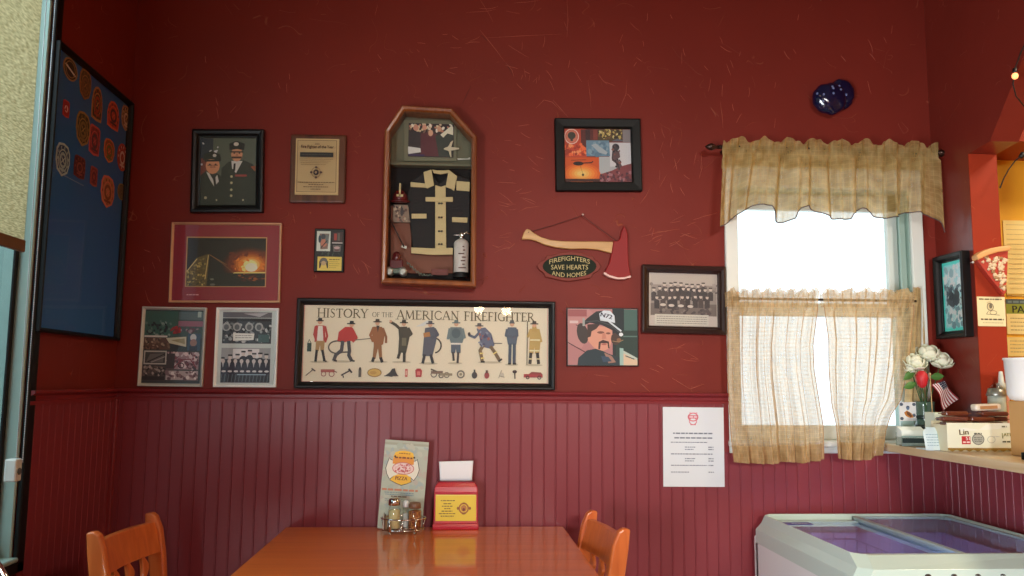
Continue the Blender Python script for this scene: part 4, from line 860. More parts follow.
# leather apron strip and cards
o = flat3('leather_panel', Z2([(62,90),(186,96),(180,330),(184,360),(420,372),(420,480),(180,480),(60,470)]), .016, .003, mat('tan_leather', (124,70,46), .6)); tag(o, 'tan leather panel behind the miniature coat in the shadow box', 'leather panel')
a = Art(393, 205, 411.5, 221.5, (130,112,94)).z(380, 190, 5.762); a.speck(78,92,180,180,36,[(90,70,60),(176,156,130),(60,50,48),(150,110,90)],8,4).ell(126,124,10,24,(60,56,56))
q0, q1 = sb(393,222,.03), sb(411.5,205,.03); t = thing('old_photo_card', 'tiny brown photo card at the coat sleeve in the shadow box', 'photo', ((q0.x+q1.x)/2, D, q0.y)); a.build('card', q1.x-q0.x, q1.y-q0.y, t, y=-.030, th=.012)
p = sb(400, 203, .04); t = thing('miniature_helmet', 'miniature dark red fire helmet with a pale crest inside the shadow box', 'helmet', (p.x, D-.034, p.y))
HR = mat('dark_red_enamel', (90,26,28), .25, coat=.5)
t.scale = (1.45, 1.3, 1.6)
MB().ell((0, 0, .004), (.026, .017, .004)).lathe([(.019,.004),(.0185,.014),(.014,.024),(.006,.031),(.001,.033)], 16).build('shell', HR, t)
MB().box((-.002,-.019,.012),(.002,-.016,.042)).box((-.008,-.019,.012),(.008,-.017,.017)).build('crest', CREAM, t)
p = sb(413, 271, .05); t = thing('miniature_pumper', 'miniature red and green hand pumper at the bottom of the shadow box', 'toy', (sb(398,272,.05).x, D-.045, sb(398,276,.05).y))
t.scale = (1.7, 1.2, 1.9)
MB().box((-.022,-.014,.004),(.016,.014,.014)).build('chassis', mat('grey_green_metal', (84,96,84), .4, metal=.5), t, bevel=.002)
MB().box((-.017,-.012,.014),(.010,.012,.030)).ell((-.004,0,.034),(.009,.009,.012)).build('pump_body', HR, t, bevel=.002)
for x in (-.017, .010):
    for y in (-.016, .016): MB().lathe([(.003,-.001),(.008,-.001),(.008,.001),(.003,.001)], 16, T(x, y, .008) @ R(math.pi/2, 'X')).build('wheel', mat('pewter', (150,150,140), .35, metal=.7), t)
qa, qb = sb(388,215,.05), sb(404,247,.05)
t = thing('miniature_axe', 'miniature dark pike axe leaning at the side of the shadow box', 'axe', (qb.x, D-.05, qb.y))
mb = MB().tube([(qa.x-qb.x, 0, qa.y-qb.y), (0, 0, 0)], .0028, 8); mb.build('handle', mat('dark_wood_stick', (46,30,24), .5), t)
MB().prism([(-.010,-.002),(.008,-.006),(.010,.004),(-.008,.007)], -.002, .002).build('axe_head', mat('pewter'), t)
mb = MB(); pts = []
for i in range(30):
    k = i/29; px = 407+26*k; py = 262+14*math.sin(k*2.0)+1.6*math.sin(i*1.9); q = sb(px, min(275.5, py), .052); pts.append((q.x, D-.052-.004*math.sin(i*1.3), q.y))
mb.tube(pts, .0022, 6); o = mb.build('miniature_hose', mat('grey_green_hose', (104,116,104), .5)); tag(o, 'thin grey green miniature hose coiled beside the toy pumper in the shadow box', 'hose')
p = sb(462, 277, .05); t = thing('miniature_extinguisher', 'miniature white fire extinguisher with silver valve inside the shadow box', 'fire extinguisher', (p.x, D-.040, sb(462,277.5,.05).y))
t.scale = (1.5, 1.2, 1.25); t.location.x -= .004
MB().lathe([(.0155,0),(.0175,.002),(.0175,.098),(.015,.104),(.008,.110),(.004,.112)], 20).build('cylinder', mat('white_enamel', (206,200,190), .35), t)
MB().lathe([(.0178,0),(.0180,.001),(.0180,.014),(.0178,.015)], 20).build('base_ring', M_BLACKM, t)
MB().lathe([(.005,.110),(.006,.116),(.004,.122),(.006,.126),(.001,.130)], 12).box((-.018,-.002,.120),(.006,.002,.123)).tube([(0,0,.124),(.012,0,.130),(.020,0,.124)], .002).build('valve', M_CHROME, t)
rr = random.Random(1); mb = MB()
for i in range(7): mb.box((rr.uniform(-.008,.006), -.0188, .025+.010*i), (rr.uniform(.007,.012), -.0172, .028+.010*i))
mb.build('label_marks', mat('brown_ink', (96,60,50), .6), t)
o = flat3('silver_wire_fence', Z2([(296,455),(392,455),(392,490),(296,490)]), .056, .001, mat('faded_red_card', (110,54,46), .6)); o.name = 'ticket_card'; tag(o, 'tiny faded red ticket card at the bottom of the shadow box', 'card')
# ================================================================== AXE SIGN
Z = lambda pts: zz(515, 205, 6.776, pts)
p = sb(575, 280, .01); t = thing('wooden_axe_sign', 'carved wooden fire axe sign hung by a cord with an oval plate below', 'sign', (p.x, D, p.y))
flat3('axe_handle', Z([(44,232),(60,185),(80,160),(102,166),(130,190),(180,218),(240,236),(320,244),(440,246),(560,246),(668,248),(668,328),(640,322),(560,302),(480,296),(380,298),(280,288),(200,268),(140,242),(100,232)]), .017, .015, wood('light_ash', (206,162,100), (180,132,76), .45, .2, 1.2, 0), t, .0025)
flat3('axe_head', Z([(668,242),(700,240),(712,225),(722,180),(738,138),(756,165),(766,200),(768,320),(772,400),(786,482),(740,496),(690,494),(640,480),(604,458),(640,390),(655,320)]), .022, .020, mat('axe_red', (140,34,34), .5, spec=.25), t, .003)
flat3('axe_edge', Z([(604,452),(640,474),(700,490),(744,488),(784,476),(788,490),(740,503),(690,502),(640,490),(600,466)]), .024, .022, mat('edge_silver_rose', (214,170,158), .35), t, .001)
flat3('oval_border', Z([(148,412),(170,385),(205,370),(215,340),(250,342),(310,322),(375,316),(440,322),(500,345),(530,345),(535,368),(565,385),(582,415),(568,445),(530,465),(515,495),(490,498),(430,508),(365,518),(300,508),(245,495),(205,488),(195,460),(165,440)]), .012, .010, mat('rose_brown_paint', (126,56,46), .55, spec=.25), t, .002)
a = Art(542.5, 254.5, 598, 280, (70,44,34)).z(515, 205, 6.776)
oc = (370, 415); el = [(oc[0]+182*math.cos(i*math.pi/16), oc[1]+78*math.sin(i*math.pi/16)) for i in range(32)]
flat3('oval_plate', Z(el), .0145, .004, mat('dark_green_paint', (26,34,20), .6, spec=.2), t, .001)
GLD = (196,176,112)
def raised(txt, cx, cy, w, h, bow, parent, dep, m, name='lettering'):
    """letters standing proud of a sign; bow = rise of the middle in pixels"""
    mb = MB(); ps, a0, a1, lo, hi = glyphs(txt); o_ = Vector((parent.location.x, parent.location.z))
    for poly in ps:
        q = []
        for X, Y in poly:
            u = (X-(a0+a1)/2)/(a1-a0)*2; x = cx+u*w/2; y = cy-(Y-(lo+hi)/2)/(hi-lo)*h+bow*u*u
            s_ = sb(x, y, dep)-o_; q.append((s_.x, s_.y))
        if sum(q[k-1][0]*q[k][1]-q[k][0]*q[k-1][1] for k in range(len(q))) < 0: q = q[::-1]
        mb.prism(q, -dep, -dep+.002, 'y')
    return mb.build(name, m, parent)
GM = mat('gold_lettering', (190,172,112), .5)
def zc(x, y): return 515+x/6.776, 205+y/6.776
for txt, x, y, w, h, bow in (('FIREFIGHTERS', 370, 362, 274, 30, 24), ('SAVE HEARTS', 370, 421, 250, 32, 0), ('AND HOMES', 366, 475, 232, 30, -16)):
    X, Y = zc(x, y); raised(txt, X, Y, w/6.776, h/6.776, bow/6.776, t, .0162, GM)
mb = MB(); O = Vector((t.location.x, D, t.location.z))
def wp(px, py, dep): q = at(px, py, y=D-dep); return Vector((q.x, D-dep, q.z))-O
mb.tube([wp(*zc(92,184), .016), wp(*zc(250,140), .012), wp(*zc(455,72), .014), wp(*zc(560,150), .013), wp(*zc(690,246), .022)], .0011, 6); mb.build('cord', mat('brown_cord', (70,34,28), .7), t)
q = wp(*zc(456,70), 0); MB().lathe([(.0022,0),(.0022,.014),(.005,.0145),(.004,.017),(.001,.018)], 12, T(q.x, 0, q.z) @ R(math.pi/2, 'X')).build('nail', mat('bright_nail', (230,190,180), .25, metal=.6), t)
q = wp(*zc(92,184), .018); MB().lathe([(.0018,0),(.0018,.001)], 10, T(q.x, -.0173, q.z) @ R(math.pi/2, 'X')).build('handle_hole', M_BLACKM, t)
# ================================================================== BLUE ORNAMENT above the window
p0 = at(832, 117, y=D); t = thing('wall_ornament', 'glossy dark blue helmet shaped ornament on the wall above the valance', 'ornament', (p0.x, D, p0.z))
t.scale = (1.1, 1, 1.14); t.location.x -= .008; t.location.z -= .004
BLU = mat('dark_blue_glaze', (12,18,54), .16, coat=.4)
s_ = 1/282
bump = lambda u: 1+.05*math.sin(7*u.x)*math.cos(6*u.z)
MB().ell((-4*s_, -.032, 15.5*s_), (16.5*s_, .034, 15*s_), n=28, m=18, fn=bump, M=None).build('crown', BLU, t)
mb = MB().ell((0,0,0), (13.5*s_, .022, 13*s_), n=28, m=14, fn=bump, M=T(8.5*s_, -.024, 22*s_) @ R(-.35, 'Y')); mb.ell((2*s_, -.02, 17*s_), (19*s_, .018, 12*s_), n=28, m=12, M=None); mb.build('brim', BLU, t)
rr = random.Random(6); mb = MB()
for x, y in ((828.5,92),(829,94),(837,90),(837,94.5),(843.5,98),(828.5,99),(819.5,100),(819,106),(814.5,98.5)):
    dx = (x-832)*s_; dz = (117-y)*s_
    k = max(0, 1-((dx+4*s_)/(16.5*s_))**2-((dz-15.5*s_)/(15*s_))**2); yy = -.032-.034*math.sqrt(k)
    k2 = max(0, 1-((dx-8.5*s_)/(13.5*s_))**2-((dz-22*s_)/(13*s_))**2); yy = min(yy, -.024-.022*math.sqrt(k2))
    MB().ell((dx, yy, dz), (.0042, .003, .0042), n=10, m=6).build('glint', mat('pale_blue_glint', (120,132,170), .25), t)  # pale dots stand in for highlights on the glaze
# ================================================================== CURTAINS
def interp(tab, x):
    if x <= tab[0][0]: return tab[0][1]
    for (a, b), (c, d_) in zip(tab, tab[1:]):
        if x <= c: return b+(d_-b)*(x-a)/(c-a)
    return tab[-1][1]
def pxz(px, py, dep): q = at(px, py, y=D-dep); return q.x, q.z
# curtain hardware
def rod(name, label, a, b, dep, r, finial=True):
    x0, z0 = pxz(*a, dep); x1, z1 = pxz(*b, dep); zr = (z0+z1)/2
    t = thing(name, label, 'curtain rod', ((x0+x1)/2, D, zr)); L = (x1-x0)/2
    MB().tube([(-L, -dep, 0), (L, -dep, 0)], r, 12).build('rod', mat('bronze_rod', (58,38,30), .35, metal=.6), t)
    for s in (-1, 1):
        MB().box((s*(L-.035)-.005, -dep-.002, -.006), (s*(L-.035)+.005, 0, .006)).build('bracket', mat('bronze_rod'), t, bevel=.001, seg=1)
        if finial: MB().lathe([(.004,0),(.007,.004),(.005,.010),(.011,.018),(.0135,.027),(.010,.038),(.004,.046),(.001,.049)], 16, T(s*L, -dep, 0) @ R(s*math.pi/2, 'Y')).build('finial', mat('bronze_rod'), t)
    return t, zr
VD = .075
rod('curtain_rod', 'dark bronze rod with turned finials carrying the short valance', (718.5,147.5), (934,152.5), VD, .0075)
bot = [(715.6,229),(721,226.5),(725,224.6),(736.5,215),(743,211),(750,207),(756,205.4),(762.5,205),(769.5,206.4),(774.7,213),(776.3,220.3),(783.3,222.4),(792,219.8),(794.6,213),(799,209),(807.6,206.4),(816.3,212.5),(823,215),(831.5,217.9),(839,219.4),(846.7,220.6),(848.6,216),(855,212),(861,208.3),(868.7,212),(871.6,217),(879,218.4),(892.6,218.9),(896.4,215),(903,213.2),(909.8,212.5),(921,214),(927,216),(932.7,219.8),(936,224),(938.5,234)]
def fold(u, ph, amp, fs): return sum(am*math.sin(2*math.pi*fr*u+p+ph) for fr, am, p in fs)*amp
FV = [(9,.6,.4),(15,.4,1.9),(23,.22,.7),(5,.5,2.2)]
def valance(u, v):
    # v 0 top ruffle .. 1 bottom edge ; u warped a little so folds drift
    px_t = 723+(936.5-723)*u; px_b = 715.6+(938.5-715.6)*u
    lean = .006*math.sin(2*math.pi*4*u+1)*v; k = min(1, max(0, u+lean))
    px_b = 715.6+(938.5-715.6)*k
    yt = 139+5.5*u+3.0*math.sin(2*math.pi*8.5*u+.6)+1.6*math.sin(2*math.pi*19*u); yb = interp(bot, px_b)
    yrod = 147.5+5*u
    if v < .12: py = yt+(yrod-3-yt)*v/.12
    elif v < .25: py = yrod-3+11*(v-.12)/.13
    else: py = yrod+8+(yb-yrod-8)*(v-.25)/.75
    px = px_t+(px_b-px_t)*v
    amp = .009 if v < .12 else (.0035+.004*abs(v-.18)/.07 if v < .25 else .013+.008*v)
    off = fold(u+.02*v*math.sin(9*u), 0, amp, FV if v > .2 else [(19,.7,.3),(31,.5,1.2),(9,.4,0)])
    dep = VD+.0155+off+(.0 if v < .25 else .01*v)
    x, z = pxz(px, py, VD+.012); return Vector((x, D-dep, z))
t = thing('window_valance', 'short gathered sheer gold valance with dark scalloped edge over the window top', 'valance', valance(.5, .5))
O = t.location.copy()
mb = MB().grid(lambda u, v: valance(u, v)-O, 230, 34, uv=lambda u, v: (u*1.1, v*.33)); mb.build('valance_fabric', M_SHEERV, t)
# rod pocket: second layer of the same cloth behind the rod
def pocket(u, v):
    q = valance(.02+.965*u, .0+.36*v); q.y = 2*(D-VD)-q.y+.004; return q
MB().grid(lambda u, v: pocket(u, v)-O, 160, 8, uv=lambda u, v: (u*1.1+.007, v*.1)).build('rod_pocket', M_SHEERV, t)
MB().tube([valance(i/230, 1)-O for i in range(231)], .0020, 6).build('edge_trim', mat('plum_brown_trim', (84,64,62), .7), t)
CD = .062
CRZ = rod('cafe_rod', 'thin bronze rod across the middle of the window carrying the cafe curtains', (729,299), (916,300.5), CD, .0045, False)
def panel(name, label, top, left, right, botm, nfold, seed, ufold):
    """top: (x0,x1) px on rod; left/right: px edge tables by y; botm: bottom y by px"""
    rr = random.Random(seed); ph = [rr.uniform(0, 6) for _ in range(6)]
    def edge(tab, py): return interp(tab, py)
    def fn(u, v):
        yb = interp(botm, edge(left, 455)*(1-u)+edge(right, 455)*u)
        yt = 290.5+2.2*math.sin(2*math.pi*nfold*1.3*u+ph[0])+1.3*math.sin(2*math.pi*nfold*3*u+ph[1])
        yr = 300.3
        if v < .06: py = yt+(yr-2.5-yt)*v/.06
        elif v < .12: py = yr-2.5+7*(v-.06)/.06
        else: py = yr+4.5+(yb-yr-4.5)*(v-.12)/.88
        x0, x1 = edge(left, py), edge(right, py); px = x0+(x1-x0)*u
        amp = .008 if v < .12 else .009+.010*v
        off = (.6*math.sin(2*math.pi*nfold*(u+.04*v)+ph[2])+.35*math.sin(2*math.pi*nfold*1.9*u+ph[3]+v)+.2*math.sin(2*math.pi*nfold*3.1*u+ph[4]))
        if v < .14: off = .6*math.sin(2*math.pi*nfold*3*u+ph[1])+.4*math.sin(2*math.pi*nfold*5*u+ph[5])
        x, z = pxz(px, py, CD+.01); return Vector((x, D-CD-(.012 if v < .14 else .010)-amp*off*(.55 if v < .14 else 1)-.006*v, z))
    t = thing(name, label, 'curtain', fn(.5, 1), group=None); O = t.location.copy()
    MB().grid(lambda u, v: fn(u, v)-O, 140, 44, uv=lambda u, v: (u*ufold, v*.6)).build('curtain_fabric', M_SHEER, t)
    vh = .905
    def hem(u, v): q = fn(u, vh+(1-vh)*v); q.y -= .0015; return q
    MB().grid(lambda u, v: hem(u, v)-O, 140, 5, uv=lambda u, v: (u*ufold, v*.06)).build('hem', M_HEM, t)
    def pk(u, v): q = fn(u, .13*v); q.y = 2*(D-CD)-q.y+.002; return q
    MB().grid(lambda u, v: pk(u, v)-O, 120, 5, uv=lambda u, v: (u*ufold, v*.06)).build('rod_pocket', M_SHEER, t)
    for s_, nm in ((0, 'side_seam'), (1, 'side_seam')): MB().tube([fn(s_, .12+.88*i/30)-O for i in range(31)], .0014, 5).build(nm, mat('seam_thread', (176,130,84), .8), t)
    return t
panel('cafe_curtain', 'pleated sheer gold cafe curtain panel hanging straight on the notice side', (727,820),
      [(290,727),(300,727.5),(380,728),(440,732),(462,735)], [(290,819.5),(300,818),(345,812),(370,813),(395,817),(425,822),(462,823)], [(735,462.5),(770,464),(785,461.5),(800,463),(815,461),(823,459)], 6, 3, .95)
panel('cafe_curtain', 'sheer gold cafe curtain panel pulled narrow at its foot beside the counter', (822,917),
      [(290,822),(300,823),(340,828),(370,828),(405,830.5),(425,835),(460,837)], [(290,917),(305,913),(340,909),(370,905),(400,898),(415,888),(430,883),(459,879)], [(836,458),(850,460),(866,460),(879,454.5)], 4, 8, .9)
# fabric return of the cafe curtain towards the wall
def ret(u, v):
    a = at(914-9*v, 287+116*v, y=D-CD-.01); b_ = at(921.5+7*v, 289+114*v, y=D-.004)
    q = a.lerp(b_, u); q.y += .010*math.sin(17*u+2*v)+.006*math.sin(31*u+1+3*v); return q
t = thing('curtain_return', 'brownish strip of sheer curtain gathered against the window casing behind the roses', 'curtain', ret(.5, 1)); O = t.location.copy()
MB().grid(lambda u, v: ret(u, v)-O, 16, 20, uv=lambda u, v: (u*.1, v*.35)).build('curtain_fabric', M_HEM, t)
# ================================================================== ROLLER SHADE and chain
SY1 = at(43, 0, x=XL+.035).y; SZ = at(31.5, 255, x=XL+.035).z
t = thing('roller_shade', 'woven beige roller shade pulled halfway down over the storefront window', 'window shade', (XL+.035, (LY0+SY1)/2, SZ))
m = bpy.data.materials.new('woven_shade'); m.use_nodes = True; nt = m.node_tree; nt.nodes.clear()
o_ = nt.nodes.new('ShaderNodeOutputMaterial'); mx = nt.nodes.new('ShaderNodeMixShader'); mx.inputs[0].default_value = .86
d1 = nt.nodes.new('ShaderNodeBsdfDiffuse'); d2 = nt.nodes.new('ShaderNodeBsdfTranslucent'); g = nt.nodes.new('ShaderNodeNewGeometry')
mp = nt.nodes.new('ShaderNodeMapping'); mp.inputs['Scale'].default_value = (60, 60, 420); n_ = nt.nodes.new('ShaderNodeTexNoise'); n_.inputs['Scale'].default_value = 1; n_.inputs['Detail'].default_value = 3
cr = nt.nodes.new('ShaderNodeValToRGB'); cr.color_ramp.elements[0].position = .35; cr.color_ramp.elements[0].color = (*lin((192,180,150)), 1); cr.color_ramp.elements[1].position = .65; cr.color_ramp.elements[1].color = (*lin((238,226,198)), 1)
nt.links.new(g.outputs['Position'], mp.inputs[0]); nt.links.new(mp.outputs[0], n_.inputs['Vector']); nt.links.new(n_.outputs['Fac'], cr.inputs[0])
for d in (d1, d2): nt.links.new(cr.outputs[0], d.inputs[0])
nt.links.new(d1.outputs[0], mx.inputs[1]); nt.links.new(d2.outputs[0], mx.inputs[2]); nt.links.new(mx.outputs[0], o_.inputs[0])
hw = (SY1-LY0-.01)/2; ZT = LZ1-.02-SZ
MB().box((-.0006, -hw, .03), (.0006, hw, ZT)).build('shade_cloth', m, t)
MB().box((-.006, -hw, 0), (.006, hw, .032)).build('bottom_bar', mat('brown_hem_bar', (112,84,54), .5), t, bevel=.003)
MB().tube([(0, -hw, ZT), (0, hw, ZT)], .022, 16).build('roller_tube', M_WHITE, t)
def chain(nm, label, ends):
    A, B = ends; n = 260
    pts = [A.lerp(B, i/n) for i in range(n+1)]; mb = MB().tube([A, B], .0009, 5)
    for q in pts: mb.ell(q, (.0019,.0019,.0019), n=6, m=4)
    o = mb.build(nm, mat('steel_bead', (196,200,200), .3, metal=.6)); return tag(o, label, 'chain')
xa = XL+.03; xc = XL+.045
pa = at(16, 461, x=xa); pb = at(25, 461, x=xa)
ta = at(46.5, 0, x=xa); tb = at(55.5, 0, x=xc)
chain('bead_chain', 'steel bead chain strand hanging on the window side of the black trim', (pa+Vector((0,0,.0)), pa+(ta-pa)*1.25))
pb2 = at(22.5, 462, x=xc)
chain('bead_chain', 'steel bead chain strand hanging against the black window trim', (pb2, pb2+(tb-pb2)*1.25))
q = at(13.5, 479, x=XL+.028); t = thing('chain_tensioner', 'white plastic chain tensioner screwed beside the storefront window', 'chain holder', (XL+.012, q.y, q.z-.006))
MB().box((0, -.020, 0), (.030, .012, .058)).build('housing', mat('white_plastic', (214,220,214), .35), t, bevel=.004)
MB().lathe([(.008,0),(.009,.001),(.009,.002),(.008,.003)], 16, T(.030, -.004, .026) @ R(math.pi/2, 'Y')).build('screw_recess', mat('grey_plastic', (84,90,88), .5), t)
# ================================================================== COUNTER
mb = MB()
cp = [(CE, D), (CE, .2), (2.05, .2), (2.05, D-.001)]
mb.box((CE, YJ, CB), (XR, D-.002, CT)).box((CE, .2, CB), (2.05, YJ-.001, CT)) if False else mb.prism([(CE,.2),(2.05,.2),(2.05,YJ-.006),(XR2+.001,YJ-.006),(XR-.001,YJ-.006),(XR-.001,D-.001),(CE+.004,D-.001),(CE,D-.02)], CB, CT, 'z')
o = mb.build('counter_top', M_COUNTER, bevel=.004); tag(o, 'long pale wood counter top running along the wainscot through the pass-through', 'counter')
# ================================================================== FREEZER
FZ = .815
fx0, fx1, fy0, fy1 = 1.043, 1.752, 2.145, 2.915; ix0, ix1, iy0, iy1 = 1.078, 1.735, 2.235, 2.895
t = thing('chest_freezer', 'white glass topped chest freezer standing under the window', 'freezer', ((fx0+fx1)/2, (fy0+fy1)/2, 0))
O = t.location.copy(); TF = T(-O.x, -O.y, 0)
FW = mat('freezer_white', (240,244,242), .3, coat=.3); FG = mat('freezer_grey_rim', (204,224,214), .28, coat=.3)
def fbox(name, bs, m, parent=t, bevel=.004, seg=2):
    mb = MB()
    for a, b in bs: mb.box(a, b)
    mb.v = [tuple(TF @ Vector(v)) for v in mb.v]; return mb.build(name, m, parent, bevel=bevel, seg=seg)
fbox('body', [((fx0+.001, fy0+.002, .09), (fx1-.004, fy0+.05, .745)), ((fx0+.001, fy1-.05, .09), (fx1-.004, fy1-.004, .745)), ((fx0+.001, fy0+.02, .09), (fx0+.05, fy1-.02, .745)), ((fx1-.05, fy0+.02, .09), (fx1-.004, fy1-.02, .745)), ((fx0+.02, fy0+.02, .09), (fx1-.02, fy1-.02, .14))], FW, bevel=.008)
fbox('liner', [((fx0+.051, fy0+.051, .141), (fx0+.058, fy1-.051, .76)), ((fx1-.058, fy0+.051, .141), (fx1-.051, fy1-.051, .76)), ((fx0+.058, fy0+.051, .141), (fx1-.058, fy0+.058, .76)), ((fx0+.058, fy1-.058, .141), (fx1-.058, fy1-.051, .76)), ((fx0+.058, fy0+.058, .141), (fx1-.058, fy1-.058, .60))], mat('freezer_liner', (206,212,240), .35))  # lilac tint puts the lid glass reflection into the liner colour
mb = MB()
rings = [(fx0, fx1, fy0, fy1, .722), (fx0, fx1, fy0, fy1, .768), (fx0+.018, fx1-.006, fy0+.012, fy1-.006, .790), (ix0-.008, ix1+.004, iy0-.016, iy1+.004, FZ+.002), (ix0, ix1, iy0, iy1, FZ), (ix0+.006, ix1-.006, iy0+.006, iy1-.006, FZ-.034), (ix0+.006, ix1-.006, iy0+.006, iy1-.006, .745), (fx0+.01, fx1-.01, fy0+.01, fy1-.01, .722)]
vs = []
for a, b, c, d_, z in rings:
    r_ = .03 if (a, z) != (ix0, FZ) else .008
    vs += [(a, c+r_, z), (a+r_, c, z), (b-r_, c, z), (b, c+r_, z), (b, d_-r_, z), (b-r_, d_, z), (a+r_, d_, z), (a, d_-r_, z)]
fs = [(i*8+k, i*8+(k+1) % 8, ((i+1) % 8)*8+(k+1) % 8, ((i+1) % 8)*8+k) for i in range(8) for k in range(8)]
mb.add(vs, fs, False, TF); mb.build('rim', FG, t, bevel=.003, seg=2)
xm = at(905, 530, z=FZ).x
xm0 = at(858, 514, z=FZ-.006).x; xm = at(945, 551, z=FZ-.006).x; xm = (xm+xm0)/2
FGL = glass_pane('freezer_glass', (.86,.88,.97), 1.6, .03, 1.3)
for nm, a, b, z, xs in (('sliding_lid', ix0+.008, xm+.012, FZ-.022, (.012, .018)), ('sliding_lid', xm-.014, ix1-.008, FZ-.010, (.018, .008))):
    l_ = fbox(nm, [((a, iy0+.008, z-.006), (a+xs[0], iy1-.008, z+.006)), ((b-xs[1], iy0+.008, z-.006), (b, iy1-.008, z+.006)), ((a, iy0+.008, z-.006), (b, iy0+.022, z+.006)), ((a, iy1-.045 if nm and a < 1.3 else iy1-.018, z-.006), (b, iy1-.008, z+.006))], mat('lid_frame', (176,196,192), .3), bevel=.002, seg=1)
    fbox('glass', [((a+xs[0]-.002, iy0+.02, z-.002), (b-xs[1]+.002, iy1-.02, z+.002))], FGL, l_, bevel=0)
# divider basket and lettering strip inside
mb = MB(); zb_ = .66
for i in range(9):
    y = iy0+.06+i*.066; mb.tube([(ix0+.01, y, .61), (ix0+.01, y, .74)], .0016, 5, TF); mb.tube([(xm-.03, y, .61), (xm-.03, y, .74)], .0016, 5, TF)
for z in (.62, .68, .74): mb.tube([(ix0+.01, iy0+.05, z), (xm-.03, iy0+.05, z), (xm-.03, iy1-.05, z), (ix0+.01, iy1-.05, z)], .002, 5, TF, closed=True)
mb.build('wire_basket', mat('basket_wire', (190,196,214), .4, metal=.3), t)
fbox('added_fill_strip', [((ix0+.03, iy0+.010, .735), (ix1-.03, iy0+.016, .755))], mat('added_fill_glow', (220,224,255), .4, emit=(214,220,250), es=14), bevel=0)  # hidden glowing strip added to brighten the freezer interior
q = at(779, 527, z=FZ-.02); a = Art(0, 0, 100, 34, (98,94,160)); a.speck(0, 0, 0, 0, 0, [(0,0,0)], 1)
for i in range(9): a.ell(8+i*10.5, 9, 3.6, 4.5, (214,214,236), 8)
a.dashes(34, 92, 25, 4, (200,204,230), 7)
a.build('instruction_label', .105, .075, t, y=0, th=.0008, M=T(ix0+.085-O.x, iy1-.05-O.y, FZ-.0188) @ R(-math.pi/2, 'X') @ T(0, 0, -.04))
for px in (929, 955, 979, 1004, 1030):
    p = at(px, 573.5, y=fy0); a_ = MB().lathe([(.012,0),(.0115,.0018),(.001,.0022)], 20, T(p.x-O.x, fy0+.0055-O.y, p.z-.014) @ R(math.pi/2, 'X'))
    s1 = a_.build('round_sticker', mat('sticker_dark', (40,22,18), .4), t)
    MB().lathe([(.008,0),(.0075,.0008),(.001,.001)], 16, T(p.x-O.x, fy0+.0035-O.y, p.z-.015) @ R(math.pi/2, 'X')).build('sticker_centre', mat('sticker_rust', (140,64,44), .4), s1)
fbox('plinth', [((fx0+.04, fy0+.05, .02), (fx1-.04, fy1-.04, .09))], M_BLACKM)
for x in (fx0+.07, fx1-.07):
    for y in (fy0+.08, fy1-.08): MB().lathe([(.018,0),(.02,.004),(.02,.018),(.012,.021)], 14, TF @ T(x, y, 0)).build('caster', M_BLACKM, t)
# ================================================================== TABLE
TZ = .774
ty1 = D-.028; tl = at(288, 526, z=TZ).x; tr = at(561, 527, z=TZ).x; ty0 = ty1-1.22
tl = -.565; tr = .378
t = thing('dining_table', 'glossy orange wood dining table pushed against the wainscot', 'table', ((tl+tr)/2, (ty0+ty1)/2, 0))
w_, d2_ = (tr-tl)/2, (ty1-ty0)/2
MB().box((-w_, -d2_, TZ-.028), (w_, d2_, TZ)).build('table_top', M_TABLE, t, bevel=.006, seg=3)
MB().box((-w_-.001, -d2_-.001, TZ-.026), (w_+.001, d2_+.001, TZ-.007)).build('edge_band', mat('table_edge', (176,92,40), .3, coat=.4), t, bevel=.003)
for s in (-1, 1):
    MB().lathe([(.03,.03),(.035,.035),(.035,.70),(.05,.72),(.09,.735),(.09,.74)], 20, T(0, s*.36, 0)).build('column', M_BLACKM, t)
    MB().box((-.30, s*.36-.035, .0), (.30, s*.36+.035, .03)).build('foot', M_BLACKM, t, bevel=.01)
    MB().box((-.28, s*.36-.03, .7401), (.28, s*.36+.03, TZ-.028)).build('bracket', M_BLACKM, t)
